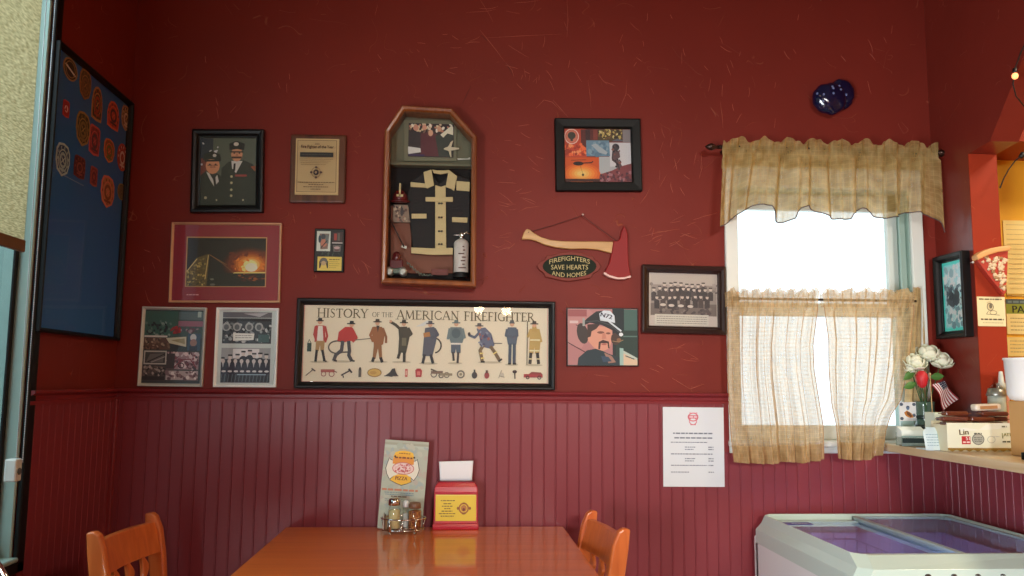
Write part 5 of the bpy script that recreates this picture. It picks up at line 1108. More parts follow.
# ================================================================== CHAIRS
def make_chair(label, w):
    t = thing('dining_chair', label, 'chair')          # faces +x, back at x = 0
    h = .862; hw = w/2
    for s in (-1, 1):
        y0, y1 = s*hw-(.016 if s > 0 else -.016), s*hw
        pr = [(-.02, 0), (.018, 0), (.030, .44), (.018, .60), (.004, .74), (-.010, .815), (-.026, .852), (-.040, h), (-.062, h-.004), (-.056, .80), (-.040, .70), (-.018, .56), (-.010, .44)]
        MB().prism(pr, s*hw-.013, s*hw+.013, 'y').build('back_post', M_OAK, t, bevel=.006, seg=3)
        MB().prism([(-.018,-.016),(.018,-.016),(.020,.020),(-.014,.020)], 0, .435, 'z', T(.40, s*(hw-.01), 0)).build('leg', M_OAK, t, bevel=.004)
        MB().tube([(0.0, s*hw, .16), (.40, s*(hw-.01), .16)], .010, 10).tube([(0.0, s*hw, .26), (.40, s*(hw-.01), .26)], .009, 10).build('side_stretcher', M_OAK, t)
    mb = MB(); n = 10; vs = []; fs = []
    def rail_(z0, z1, th, bow, lean0, lean1):
        mb = MB(); vs = []
        for i in range(n+1):
            u = i/n; y = (u*2-1)*(hw-.011); b = -bow*(1-(u*2-1)**2)
            vs += [(lean0+b-th/2, y, z0), (lean0+b+th/2, y, z0), (lean1+b+th/2, y, z1), (lean1+b-th/2, y, z1)]
        fs = [(i*4+k, i*4+(k+1) % 4, (i+1)*4+(k+1) % 4, (i+1)*4+k) for i in range(n) for k in range(4)]+[(0,3,2,1), tuple(n*4+k for k in range(4))]
        return mb.add(vs, fs)
    rail_(.745, .835, .020, .016, -.012, -.036).build('top_rail', M_OAK, t, bevel=.004)
    rail_(.50, .535, .018, .012, .008, .004).build('lower_rail', M_OAK, t, bevel=.003)
    for k in (-1, 0, 1):
        vs = []; N = 22
        for i in range(N+1):
            z = .532+.218*i/N; c = k*.082; wd = .013+.006*math.sin(2*math.pi*(i/N*2.6)+.6); sh_ = .009*math.sin(2*math.pi*(i/N*2.6)+.6)
            x = .004-.022*i/N-.014*(1-(k*.5)**2)*.8
            vs += [(x-.006, c+sh_-wd, z), (x+.006, c+sh_-wd, z), (x+.006, c+sh_+wd, z), (x-.006, c+sh_+wd, z)]
        MB().add(vs, [(i*4+q, i*4+(q+1) % 4, (i+1)*4+(q+1) % 4, (i+1)*4+q) for i in range(N) for q in range(4)]+[(0,3,2,1), tuple(N*4+q for q in range(4))]).build('wavy_slat', M_OAK, t, bevel=.003)
    MB().prism([(-.012,-hw+.02),(-.012,hw-.02),(.20,hw+.012),(.43,hw+.015),(.452,hw-.02),(.455,0),(.452,-hw+.02),(.43,-hw-.015),(.20,-hw-.012)][::-1], .437, .465, 'z').build('seat', M_OAK, t, bevel=.010, seg=3)
    MB().box((.01, -hw+.02, .38), (.39, hw-.02, .437)).build('apron', M_OAK, t, bevel=.003)
    MB().tube([(.20, -hw, .16), (.20, hw, .16)], .010, 10).build('cross_stretcher', M_OAK, t)
    return t
def place(t, far, near, zt, face):
    a, b = at(*far, z=zt), at(*near, z=zt); v = (a-b); w = v.length
    # chair local +y axis runs along the back
    if face > 0: ang = math.atan2(v.y, v.x)-math.pi/2
    else: ang = math.atan2(-v.y, -v.x)-math.pi/2
    m = (a+b)/2; off = Vector((-.050, 0, 0)); off.rotate(Matrix.Rotation(ang, 3, 'Z')); q = m-off
    t.location = (q.x, q.y, 0); t.rotation_euler = (0, 0, ang); return w
fa, ne = (150, 512.5), (92.5, 531.5)
w1 = (at(*fa, z=.86)-at(*ne, z=.86)).length
print('chair width', w1)
c1 = make_chair('orange wood chair with wavy slats on the storefront side of the table', w1)
place(c1, fa, ne, .86, 1)
c2 = copy_tree(c1); c2['label'] = 'orange wood chair with wavy slats tucked at the table side nearer the freezer'
fa, ne = (590, 508.5), (630, 530.5); print('w2', (at(*fa, z=.86)-at(*ne, z=.86)).length)
place(c2, fa, ne, .86, -1)
for c in (c1, c2): c['group'] = 'orange wooden dining chairs'
# dark round backed chair at the very edge of view
q = at(-3, 572, y=1.45); t = thing('bistro_chair', 'dark round backed chair with silver edge, cropped at the window sill', 'chair', (q.x-.145, 1.45, 0))
zc_ = q.z-.100; mb = MB().lathe([(.001,-.012),(.17,-.012),(.182,-.006),(.182,.006),(.17,.012),(.001,.012)], 40, T(0, 0, zc_) @ R(math.pi/2, 'X') ); mb.build('backrest', mat('black_vinyl', (20,24,20), .4), t, bevel=.003)
MB().tube([(.184*math.cos(i*math.pi/20), 0, zc_+.184*math.sin(i*math.pi/20)) for i in range(40)], .005, 8, closed=True).build('chrome_edge', M_CHROME, t)
MB().lathe([(.001,.44),(.19,.44),(.20,.455),(.19,.475),(.001,.48)], 32, T(0, -.20, 0)).build('seat', mat('black_vinyl'), t)
for sx in (-1, 1):
    MB().tube([(sx*.12, 0, zc_-.12), (sx*.14, -.01, .44), (sx*.16, .0, 0)], .010, 8).build('leg', M_CHROME, t)
    MB().tube([(sx*.14, -.30, .44), (sx*.17, -.38, 0)], .010, 8).build('leg', M_CHROME, t)
# ================================================================== ON THE TABLE
def onz(px, py, z): return at(px, py, z=z)
# menu
b0 = onz(399.5, 531.5, TZ); b0.x *= 2.862/b0.y; b0.y = 2.862; s_ = b0.y/F
t = thing('menu', 'tall pale folded menu with a yellow maltese cross badge standing behind the condiment caddy', 'menu', (b0.x, b0.y, TZ), (-.06, -.065*-1, 0))
t.rotation_euler = (-.07, .062, 0)
W, H = 43*s_, 84.5*s_
MB().box((-W/2, .0, .0), (W/2, .004, H)).build('back_cover', mat('menu_back', (70,34,36), .5), t, bevel=.001)
a = Art(385.5, 440, 429, 527, (184,190,170), 1.0).z(385, 440, 12.8)
a.rect(0, 30, 576, 60, (170,172,150)).rect(10, 62, 576, 100, (190,200,184)).speck(10, 60, 560, 1100, 110, [(176,186,168),(194,196,176),(170,184,178),(188,180,164)], 40, 2)
def mal(k, c, dy=0):
    pts = [(150,150),(200,135),(255,128),(320,135),(372,150),(400,200),(378,262),(430,235),(452,290),(462,360),(445,430),(405,490),(352,452),(376,515),(325,540),(240,562),(165,540),(115,505),(140,455),(92,485),(62,420),(52,350),(68,290),(118,225),(130,255),(118,205)]
    return a.poly([(256+(x-256)*k, 345+(y-345)*k) for x, y in pts], c)
for sx in (-1, 1):
    fx = lambda x: 256+sx*(x-256)
    for dk, c in ((8, (44,44,40)), (0, (236,232,212))):
        a.poly([(fx(300),250-dk),(fx(384),262-dk*.5),(fx(418-dk*.3),250-dk),(fx(430+dk*.6),232-dk),(fx(448+dk),290),(fx(464+dk),360),(fx(446+dk),430),(fx(408+dk*.5),492+dk),(fx(360-dk),452+dk),(fx(300),430+dk)], c)
for dk, c in ((8, (44,44,40)), (0, (242,190,52))):
    a.poly([(200,430),(320,430),(352,455),(378+dk,514+dk*.3),(325,540+dk),(256,562+dk),(190,540+dk),(112-dk,505+dk*.3),(150,455)], c)
a.poly([(130,200),(150,150),(200,132),(256,126),(320,132),(372,150),(392,205),(378,258),(256,235),(130,258)], (244,196,60))
a.poly([(140,190),(256,140),(376,190),(392,262),(256,230),(130,262)], (238,178,44)).poly([(150,450),(370,450),(372,505),(250,545),(130,500)], (240,186,48))
a.poly([(126,235),(256,200),(392,235),(392,300),(126,300)], (228,150,50)); a.dashes(150, 370, 218, 20, (120,66,20), 4).dashes(196, 340, 164, 10, (150,90,30), 3)
a.text('PIZZA', 252, 478, 44, (130,60,20), w=150, bold=2).ell(264, 352, 138, 78, (238,206,196)).ring(264, 352, 134, 74, 9, (206,110,100)).ring(264,352,96,44,5,(214,140,130)).speck(170, 300, 360, 405, 46, [(212,120,116),(240,222,214),(196,96,92)], 14, 6)
a.ell(150,205,12,12,(60,40,24)).ell(392,208,14,12,(60,40,24)).dashes(196, 330, 115, 8, (206,170,120), 8)
a.z(378, 480, 10.48); a.dashes(90, 460, 92, 20, (204,132,96), 11).dashes(120, 420, 122, 8, (120,144,150), 12).dashes(130, 420, 142, 7, (112,140,150), 13).dashes(190, 350, 160, 12, (110,84,70), 14).dashes(130, 400, 190, 7, (140,150,150), 15).dashes(130,400,206,7,(140,150,150),16)
a.build('front_cover', W, H, t, y=-.0012, th=.001)
# caddy
cc = onz(403.5, 527.5, TZ); cc.y = 2.80; cc.x = onz(403.5, 527.5, TZ).x*2.80/onz(403.5, 527.5, TZ).y
t = thing('condiment_caddy', 'round chrome wire caddy in front of the menu', 'caddy', (cc.x, cc.y, TZ))
rc = .068
mb = MB()
circ = lambda r, z: [(r*math.cos(i*math.pi/18), r*.72*math.sin(i*math.pi/18), z) for i in range(36)]
mb.tube(circ(rc+.005, .048), .0022, 8, closed=True).tube(circ(rc-.002, .012), .0022, 8, closed=True)
for i in range(10): w = i*math.pi/5+.3; mb.tube([((rc-.002)*math.cos(w), .72*(rc-.002)*math.sin(w), .012), ((rc+.005)*math.cos(w), .72*(rc+.005)*math.sin(w), .048)], .0016, 6)
for y in (-.02, 0, .02): mb.tube([(-rc, y, .012), (rc, y, .012)], .0016, 6)
mb.build('wire_basket', M_CHROME, t)
for w in (-2.2, -.95, .95, 2.2): MB().tube([((rc+.005)*math.cos(w), .72*(rc+.005)*math.sin(w), .048), ((rc)*math.cos(w), .72*rc*math.sin(w), .003)], .0034, 8).ell(((rc)*math.cos(w), .72*rc*math.sin(w), .0035), (.005,.005,.0035)).build('foot', M_CHROME, t)
def shaker(name, label, x, y, r, h, fill, fh, cap, cr=1.0, dome=True):
    s = thing(name, label, 'shaker', (cc.x+x, cc.y+y, TZ+.0142))
    MB().lathe([(r*.9, 0), (r, .004), (r, h*.62), (r*.8, h*.74), (r*.78, h*.78)], 20).build('glass_jar', M_JAR, s)
    MB().lathe([(r*.82, .003), (r*.9, .005), (r*.9, fh), (r*.2, fh+.004)], 18).build('contents', fill, s)
    c_ = r*.86*cr; pr = [(c_, h*.76), (c_*1.05, h*.77), (c_*1.05, h*.9), (c_*.9, h*.97), (c_*.4, h), (.001, h)]
    MB().lathe(pr, 20).build('cap', cap, s); return s
CHZ = mat('grated_cheese', (226,206,150), .9); noise_bump(CHZ, 300, 1, .004)
FLK = mat('pepper_flakes', (150,56,32), .8); n_, _ = noise_bump(FLK, 260, 1, .004)
rp = nd(FLK, 'ShaderNodeValToRGB'); lk(FLK, n_.outputs['Fac'], rp.inputs[0]); rp.color_ramp.elements[0].position = .42; rp.color_ramp.elements[0].color = (*lin((110,24,18)), 1); rp.color_ramp.elements[1].position = .6; rp.color_ramp.elements[1].color = (*lin((216,140,70)), 1); lk(FLK, rp.outputs[0], bsdf(FLK).inputs['Base Color'])
shaker('cheese_shaker', 'glass shaker of grated cheese in the caddy, silver domed cap', -.030, -.012, .020, .100, CHZ, .060, M_CHROME, 1.1)
shaker('salt_shaker', 'slim glass salt shaker with white cap between the cheese and pepper jars', .006, .010, .011, .088, mat('salt', (230,230,226), .8), .045, mat('white_cap', (226,226,222), .3))
shaker('pepper_flake_shaker', 'wide glass jar of red pepper flakes in the caddy', .036, -.006, .022, .086, FLK, .056, mat('dull_cap', (120,84,60), .4))
o = thing('sweetener_packets', 'small brown and white packets tucked at the storefront end of the caddy', 'packets', (cc.x-.058, cc.y, TZ+.0142))
for i in range(3): MB().box((-.003+.0042*i-.004, -.022, .0), (-.001+.0042*i-.004, .022, .048-.004*i)).build('packet', mat(('packet_white', 'packet_brown', 'packet_tan')[i], ((214,206,190), (120,70,44), (190,150,100))[i], .6), o)
# napkin dispenser
nb = onz(455.5, 530, TZ); t = thing('napkin_dispenser', 'red plastic napkin dispenser with a yellow card on its front', 'dispenser', (nb.x, nb.y+.05, TZ))
s_ = nb.y/F; hw = 22.5*s_; hh = 45*s_
RED = mat('red_plastic', (186,28,48), .28, coat=.3)
vs = []; L0 = [(-hw, -.05, 0), (hw, -.05, 0), (hw, .05, 0), (-hw, .05, 0)]
prof = [(1.0, .050, 0), (1.0, .050, .10*hh), (.965, .046, .13*hh), (.955, .043, .80*hh), (.93, .040, .90*hh), (.84, .034, .975*hh), (.72, .028, hh)]
for kx, ky, z in prof: vs += [(-hw*kx, -ky, z), (hw*kx, -ky, z), (hw*kx, ky, z), (-hw*kx, ky, z)]
fs = [(i*4+k, i*4+(k+1) % 4, (i+1)*4+(k+1) % 4, (i+1)*4+k) for i in range(len(prof)-1) for k in range(4)]+[(3,2,1,0), tuple((len(prof)-1)*4+k for k in range(4))]
MB().add(vs, fs).build('body', RED, t, bevel=.004, seg=3)
MB().box((-hw*.80, -.018, hh-.001), (hw*.80, .018, hh+.002)).build('slot_lip', mat('dark_red_plastic', (110,16,28), .4), t, bevel=.001)
a = Art(436.5, 496, 476, 521, (238,212,74), 1.0).z(425, 455, 6.78)
a.rect(78, 276, 345, 284, (250,230,120)).dashes(112, 205, 316, 6, (120,96,50), 1).dashes(130, 180, 336, 6, (120,96,50), 2).dashes(120, 190, 352, 6, (120,96,50), 3).dashes(136, 176, 368, 6, (120,96,50), 4).dashes(118, 190, 384, 6, (120,96,50), 5).dashes(100, 208, 400, 6, (130,100,50), 6).dashes(112, 200, 416, 6, (120,96,50), 7)
a.ring(264, 366, 30, 32, 10, (170,110,60), 12).ell(264, 366, 20, 22, (190,130,70)).ell(264, 374, 9, 10, (120,60,44)).ell(226, 366, 8, 10, (150,96,50)).ell(304, 366, 8, 10, (150,96,50)).ell(264, 334, 12, 6, (150,96,50)).ell(264, 400, 14, 6, (150,96,50))
a.build('yellow_card', 39.5*s_, 25*s_, t, y=-.0485, th=.0015, x=.0, z=8.5*s_)
MB().box((-hw*.93, -.0505, 7*s_), (-hw*.88, -.044, 34*s_)).box((hw*.88, -.0505, 7*s_), (hw*.93, -.044, 34*s_)).box((-hw*.93, -.0505, 6.5*s_), (hw*.93, -.044, 8.3*s_)).build('card_holder', mat('clear_rose', (206,90,100), .2), t, bevel=.001)
nt_ = thing('paper_napkin', 'white paper napkin sticking up from the red dispenser', 'napkin', (nb.x, nb.y+.05, TZ+hh+.0021))
def nap(u, v, k): return Vector(((-17+34*u)*s_*(.93+.07*v)-.3*s_, -.004+.0035*k+.0015*math.sin(5*u)*v, (18.5+1.0*u-.7*k)*s_*v))
for k in range(3): MB().grid(lambda u, v: nap(u, v, k), 16, 6).build('sheet', mat('tissue', (244,246,246), .9), nt_, solid=.0008)
# ================================================================== ON THE COUNTER
def cz(px, y): """point on the counter under picture column px at distance y"""; p = at(px, 440, y=y); return Vector((p.x, y, CT+.0005))
def ppm(y): return y/F
# business card holder
c = cz(911.5, 2.80); k = ppm(2.80)
t = thing('business_card_holder', 'clear acrylic holder full of white cards at the curtain end of the counter', 'card holder', c)
w = 13.5*k
MB().box((-w, -.02, 0), (w, .02, .003)).box((-w, .017, 0), (w, .02, .045)).box((-w, -.02, 0), (w, -.018, .032)).box((-w, -.02, 0), (-w+.002, .02, .030)).box((w-.002, -.02, 0), (w, .02, .030)).build('holder', M_JAR, t)
MB().box((-w, -.0215, .030), (w, -.018, .034)).box((-w, -.0215, .0), (w, -.018, .004)).build('edge', mat('frosted_edge', (150,176,170), .3), t)
for i in range(9):
    MB().box((-w+.003, -.015+.0035*i, .004), (w-.003, -.0125+.0035*i, .052+.0015*i), R(-.0, 'X')).build('business_card', mat('card_white', (224,230,222), .7), t)
MB().box((-w+.004, -.0172, .010), (w-.004, -.0168, .026)).build('card_print', mat('card_grey', (60,74,76), .7), t)
# leaf card behind
c = cz(909, 2.86); k = ppm(2.86); a = Art(0, 0, 100, 100, (214,214,214), 1.0)
for x, y in ((12,12),(88,12),(12,88),(50,28),(86,70)): a.ell(x, y, 11, 9, (70,80,96))
a.poly([(26,56),(44,44),(72,60),(84,82),(60,84),(36,74)], (176,112,44)).poly([(40,50),(60,54),(76,76),(64,80),(44,66)], (96,56,28)).ell(50,34,10,8,(90,110,140))
t = thing('leaf_card', 'small white card with an orange brown motif standing behind the card holder', 'card', (c.x, 2.86, CT+.056)); t.location.z = CT
MB().box((-.022, .001, 0), (.022, .010, .082)).build('stand', mat('frosted_edge'), t)
a.build('card_face', 17.5*k, 19*k, t, y=-.0012, th=.002, z=.082)
# vase and roses
c = cz(926, 2.865); k = ppm(2.865)
t = thing('flower_vase', 'dark green banded glass vase at the corner of the counter', 'vase', c)
MB().lathe([(.022,0),(.034,.003),(.036,.03),(.030,.05),(.033,.07),(.030,.075),(.034,.095),(.033,.135),(.036,.148),(.034,.150),(.030,.146),(.028,.10),(.020,.01)], 24).build('vase_body', mat('green_glass', (70,92,80), .12, coat=.5), t)
for z in (.055, .088): MB().lathe([(.033,z),(.0362,z+.003),(.0362,z+.012),(.033,z+.015)], 24).build('band', mat('dark_green_band', (30,44,40), .3), t)
top = Vector((c.x, c.y, c.z+.147))
GR = mat('leaf_green', (74,120,52), .5); GS = mat('stem_green', (50,84,40), .6); WR = mat('rose_white', (226,228,206), .7)
def rose(label, px, py, r, y, m=WR):
    p = at(px, py, y=y); t = thing('rose', label, 'flower', (top.x, top.y, top.z-.12)); v = p-t.location
    MB().tube([(0,0,0), (v.x*.15, v.y*.3, .10), (v.x*.6, v.y*.7, v.z*.7), v], .0018, 6).build('stem', GS, t)
    h = thing('bloom', None, None); h.parent = t; h.location = v
    bpy.data.objects.remove(h)
    rr = random.Random(int(px)); mb = MB()
    mb.ell((0,0,r*.1), (r*.5, r*.5, r*.5), n=14, m=9)
    for ring_, n, op, R0 in ((0, 4, .95, .62), (1, 5, 1.35, .80), (2, 7, 1.9, .98)):
        for i in range(n):
            w0 = 2*math.pi*i/n+ring_*.6+rr.uniform(-.15, .15); vs = []; hw_ = math.pi/n*1.35; lift = rr.uniform(.94, 1.06)
            for b in range(6):
                q = b/5; ph = math.pi-(math.pi-op*.55)*q*.92-.1       # polar angle from below up to the opening
                if ring_ == 2: ph = math.pi*.9-q*1.25
                for a_ in range(5):
                    u = (a_/4-.5)*2; ww = w0+u*hw_*math.sin(math.pi*(.2+.65*q)); ro = r*R0*lift*(1+.12*q*q*(ring_+1)*.6+.03*u*u)
                    zz_ = ro*.82*math.cos(ph)-(.06*r*u*u*q)
                    vs.append((ro*math.sin(ph)*math.cos(ww), ro*math.sin(ph)*math.sin(ww), zz_))
            mb.add(vs, [(b*5+a_, b*5+a_+1, (b+1)*5+a_+1, (b+1)*5+a_) for b in range(5) for a_ in range(4)], True)
    M = T(*v) @ R(.5, 'X'); mb.v = [tuple(M @ Vector(q)) for q in mb.v]; mb.build('bloom', m, t, solid=.0008)
    return t
k = ppm(2.86)
rose('white artificial rose, topmost of the bunch in the counter vase', 929, 352, 11.6*k, 2.86)
rose('white artificial rose leaning to the window side of the counter vase', 915.5, 361, 10.4*k, 2.85)
rose('white artificial rose leaning towards the teal photo from the counter vase', 941.5, 359.5, 10.4*k, 2.85)
rose('small drooping white rosebud below the window side rose', 910.5, 368, 5.5*k, 2.85)
# red bud
p = at(922.3, 388, y=2.82); t = thing('red_tulip', 'single red artificial tulip at the front of the vase', 'flower', (top.x, top.y, top.z-.12)); v = p-t.location
MB().tube([(0,0,0), (v.x*.5, v.y*.8, .11), v], .002, 6).build('stem', GS, t)
MB().lathe([(.001,0),(.007*1,.001),(.015,.010),(.0195,.026),(.021,.038),(.018,.050),(.011,.058),(.001,.061)], 16, T(*v)).build('bloom', mat('tulip_red', (196,36,44), .5), t)
def leaf(label, pts_px, y):
    b_ = top-Vector((0,0,.02)); t = thing('leaf_spray', label, 'leaf', b_); P = [at(*q, y=y)-b_ for q in pts_px]
    tip = P[-1]; mid_ = P[0]; n = 8; vs = []
    for i in range(n+1):
        u = i/n; c_ = mid_.lerp(tip, u); d = (tip-mid_).normalized(); nrm = Vector((-d.z, 0, d.x)); wd = (tip-mid_).length*.26*math.sin(math.pi*min(1, .05+.95*u))
        vs += [c_-nrm*wd+Vector((0,-.003,0)), c_, c_+nrm*wd+Vector((0,-.003,0))]
    MB().add([tuple(q) for q in vs], [(i*3+k_, i*3+k_+1, i*3+k_+4, i*3+k_+3) for i in range(n) for k_ in range(2)], True).build('leaf', GR, t, solid=.0006)
    MB().tube([(0,0,-.06), mid_*.5, mid_], .0012, 5).build('stem', GS, t)
leaf('bright green leaf hanging towards the curtain from the vase', [(914,371),(903,380)], 2.84)
leaf('lower green leaf beside the red tulip on the curtain side', [(916,383),(903,388)], 2.83)
leaf('dark green leaf above the small flag', [(930,377),(944,376)], 2.85)
# flag
fy = 2.80; b_ = cz(934, fy); t = thing('small_flag', 'small American flag on a stick leaning out beside the vase', 'flag', b_)
tp = at(930, 376, y=fy)-b_; MB().tube([(.0,0,0), tp*1.02], .0016, 6).ell(tuple(tp*1.03), (.004,.004,.005), n=10, m=6).build('stick', mat('flag_stick', (190,160,110), .5), t)
C4 = [at(*q, y=fy)-b_ for q in ((932,377),(943,381.5),(957.5,398),(944,409.5))]
# canvas coordinates: u along the fly (down towards lower corner), v across the hoist
def fl(u, v):
    A = (at(930.5,385,y=fy)-b_).lerp(at(942.5,380.5,y=fy)-b_, v); B = (at(944.5,410.5,y=fy)-b_).lerp(at(957.5,398.5,y=fy)-b_, v)
    q = A.lerp(B, u); q.y += -.006-.008*math.sin(4.6*u+2.2*v); q.x += .004*math.sin(5*u)*(1-v); return q
stripes = []
mbr, mbw, mbb = MB(), MB(), MB()
for i in range(13):
    v0, v1 = i/13, (i+1)/13; u0 = .34 if i >= 6 else 0.0
    (mbr if i % 2 == 0 else mbw).grid(lambda u, v: fl(u0+(1-u0)*u, v0+(v1-v0)*v), 14, 1)
mbb.grid(lambda u, v: fl(.34*u, 6/13+7/13*v), 6, 6)
mbw.build('white_stripes', mat('flag_white', (216,206,206), .7), t); mbr.build('red_stripes', mat('flag_red', (150,36,48), .7), t); cb = mbb.build('blue_canton', mat('flag_blue', (24,34,62), .7), t)
mb = MB()
for i in range(4):
    for j in range(4):
        q = fl(.34*(i+.5)/4, 6/13+7/13*(j+.5)/4)+Vector((0,-.0008,0)); mb.ell(tuple(q), (.0011,.0004,.0011), n=6, m=4)
mb.build('stars', mat('flag_white'), cb)
# box of papers with dark label
c = cz(940.5, 2.70); k = ppm(2.70)
t = thing('tissue_carton', 'low pale carton with a small dark label between the vase and the candy box', 'box', c)
MB().box((-10.5*k, -.03, 0), (10.5*k, .03, 36*k)).build('carton_body', mat('carton_white', (208,216,196), .6), t, bevel=.002)
MB().box((-9*k, -.0308, 27*k), (-3.2*k, -.0298, 31.5*k)).build('dark_label', mat('slate_label', (76,76,96), .5), t)
MB().box((0*k, -.0308, 22*k), (10*k, -.0298, 30*k)).build('green_panel', mat('olive_panel', (140,150,120), .6), t)
# pale blue leaflets
c = cz(938.5, 2.60); k = ppm(2.60)
t = thing('leaflet_stack', 'pale blue leaflets leaning in front of the low carton', 'leaflets', (c.x, 2.60, CT+.001), (-.25, 0, 0))
for i in range(3):
    a = Art(0, 0, 100, 80, (206,222,224), 1.0); 
    for q in range(5): a.dashes(10, 80-q*5, 16+q*11, 3.5, (140,170,182), q+i)
    a.ell(84, 56, 8, 8, (206,180,160)).rect(60, 12, 94, 30, (150,196,200)); a.build('leaflet', (24-2*i)*k, (20+2*i)*k, t, y=.003*i, th=.001, x=(i-1)*1.5*k, z=0)
o = MB().box((-11*k, -.055, 0), (12*k, -.01, .004)).build('leaflet_pile', mat('leaflet_blue', (206,220,220), .6)); q = cz(924, 2.68); o.location = q; tag(o, 'flat pile of pale leaflets at the counter edge', 'leaflets')
# candy box
yb_ = 2.56; c = cz(981, yb_); k = ppm(yb_); hw = 36*k
t = thing('candy_box', 'open cream cardboard candy box with scalloped base and printed front', 'box', c)
a = Art(945, 425, 1017, 452, (234,234,208), 1.0).z(940, 380, 6.405)
a.poly([(110,330),(150,320),(250,335),(300,300),(500,270),(500,300),(380,330),(120,345)], (240,240,224)).text('Lin', 146, 350, 36, (90,70,24), w=62, rot=-.05, bold=1.5).rect(128, 378, 188, 432, (190,40,44)).text('51', 170, 393, 22, (240,220,214), w=26, bold=1).dashes(136, 182, 418, 10, (240,214,208), 3)
a.ell(240, 398, 40, 36, (176,176,160)).ring(240, 398, 40, 36, 5, (110,110,100)).dashes(214, 266, 360, 10, (90,90,80), 4).dashes(212, 268, 388, 6, (110,110,100), 5).dashes(212, 268, 402, 6, (110,110,100), 6).dashes(216, 264, 414, 6, (110,110,100), 7)
a.ring(330, 400, 26, 22, 4, (190,190,170)).dashes(345, 390, 380, 6, (206,206,190), 8).text('LATTI', 440, 366, 22, (130,130,54), w=70, bold=1).rect(405, 376, 412, 392, (120,120,60)).dashes(405, 480, 414, 10, (84,84,60), 9).dashes(405, 440, 312, 10, (120,120,90), 9)
a.build('printed_front', 2*hw, 26*k, t, y=-.0015, th=.002, z=3*k)
MB().box((-hw, .0008, 0), (hw, .085, .003)).box((-hw, .0008, .003), (-hw+.002, .085, 27*k)).box((hw-.002, .0008, .003), (hw, .085, 27*k)).box((-hw, .083, .003), (hw, .085, 30*k)).build('carton', mat('cream_carton', (222,214,180), .6), t)
mb = MB(); n = 48; pts = [(-hw, 3.6*k)]+[(-hw+2*hw*i/n, (1.0+.9*math.cos(i*math.pi/3))*k) for i in range(n+1)]+[(hw, 3.6*k)]
mb.prism(pts[::-1], -.0035, -.0016, 'y').build('scalloped_trim', mat('mustard_trim', (150,116,44), .6), t)
bars = [(x_, y_, z_, r_) for z_, row in ((.066, ((-.060,.022,.05),(.045,.022,-.04))), (.066, ((-.055,.050,-.05),(.050,.052,.04))), (.083, ((-.068,.030,-.12),(.022,.028,.10),(.075,.048,-.1))), (.083, ((-.02,.056,.06),)), (.100, ((-.060,.036,.16),(.068,.034,-.14)))) for x_, y_, r_ in row]
BR = mat('brown_wrapper', (96,44,30), .3, coat=.3); noise_bump(BR, 90, .5, .003)
for i, (x, y, z, r_) in enumerate(bars):
    o = thing('candy_bar', 'brown wrapped candy bar in the heap inside the cream candy box', 'candy bar', (c.x+x, c.y+y, c.z+z+.010), (0, 0, r_), 'brown candy bars heaped in the candy box')
    MB().box((-.042, -.013, 0), (.042, .013, .015)).build('wrapper', BR, o, bevel=.005, seg=3)
    MB().box((-.052, -.012, .006), (-.041, .012, .0085)).box((.041, -.012, .006), (.052, .012, .0085)).build('crimped_end', mat('wrapper_foil', (120,70,50), .3, metal=.3), o)
for i, (x, z, r_) in enumerate(((-.045, .094, -.1), (.035, .094, .08))):
    pass
o = thing('white_candy_bar', 'white wrapped candy bar lying on top of the brown ones', 'candy bar', (c.x+.048, c.y+.040, c.z+.127), (0, -.04, .05))
MB().box((-.045, -.015, 0), (.045, .015, .022)).build('wrapper', mat('white_wrapper', (226,214,196), .3), o, bevel=.007, seg=3)
MB().box((-.030, -.0156, .006), (.030, -.0145, .016)).build('printed_band', mat('orange_print', (190,140,96), .4), o)
# squeeze bottle / jar
yb_ = 2.66; c = cz(999, yb_); k = ppm(yb_)
t = thing('glass_jar', 'clear domed jar with white contents behind the candy box', 'jar', c); t.scale = (1.1, 1.1, 1.16)
MB().lathe([(.024,0),(.027,.003),(.027,.14),(.026,.15),(.018,.175),(.009,.186),(.001,.188)], 22).build('jar_wall', M_JAR, t)
MB().lathe([(.022,.003),(.0245,.005),(.0245,.150),(.012,.152)], 18).build('white_contents', mat('jar_contents', (206,210,200), .7), t)
MB().lathe([(.0272,.150),(.0285,.152),(.022,.172),(.021,.172)], 22).build('metal_band', mat('pewter'), t)
c = cz(1004.5, 2.70); t = thing('pump_bottle', 'white and pink capped bottle behind the domed jar', 'bottle', c); k = ppm(2.70)
MB().lathe([(.020,0),(.022,.003),(.022,.165),(.014,.180),(.014,.19)], 20).build('bottle_body', mat('pale_pink_plastic', (214,150,140), .4), t)
MB().lathe([(.012,.19),(.0155,.191),(.0155,.212),(.010,.218),(.006,.255),(.001,.256)], 16).build('cap', mat('white_plastic'), t)
# tan carton and white tub at the frame edge
yb_ = 2.40; c = cz(1040, yb_); k = ppm(yb_)
t = thing('brown_carton', 'tan cardboard carton standing on the counter at the edge of view', 'box', c)
MB().box((-20*k, -.05, 0), (22*k, .05, 56*k)).build('carton_body', mat('kraft_card', (206,160,100), .7), t, bevel=.002)
a = Art(0, 0, 20, 20, (206,160,100), 1.0); a.text('C', 10, 10, 14, (60,40,20)); a.build('printed_letter', 9*k, 9*k, t, y=-.0508, th=.0006, x=-13.5*k, z=23*k)
t = thing('white_tub', 'bright white plastic tub standing on the tan carton', 'tub', (c.x, c.y, c.z+56*k+.0005))
mb = MB().lathe([(21*k,0),(26*k,.004),(28.5*k,.02),(30*k,42*k),(31*k,42.5*k),(31*k,44.5*k),(1*k,45*k)], 36); mb.v = [(x*1.02, y*.8, z) for x, y, z in mb.v]; mb.build('tub_body', mat('bright_plastic', (240,242,240), .35), t, bevel=.0)
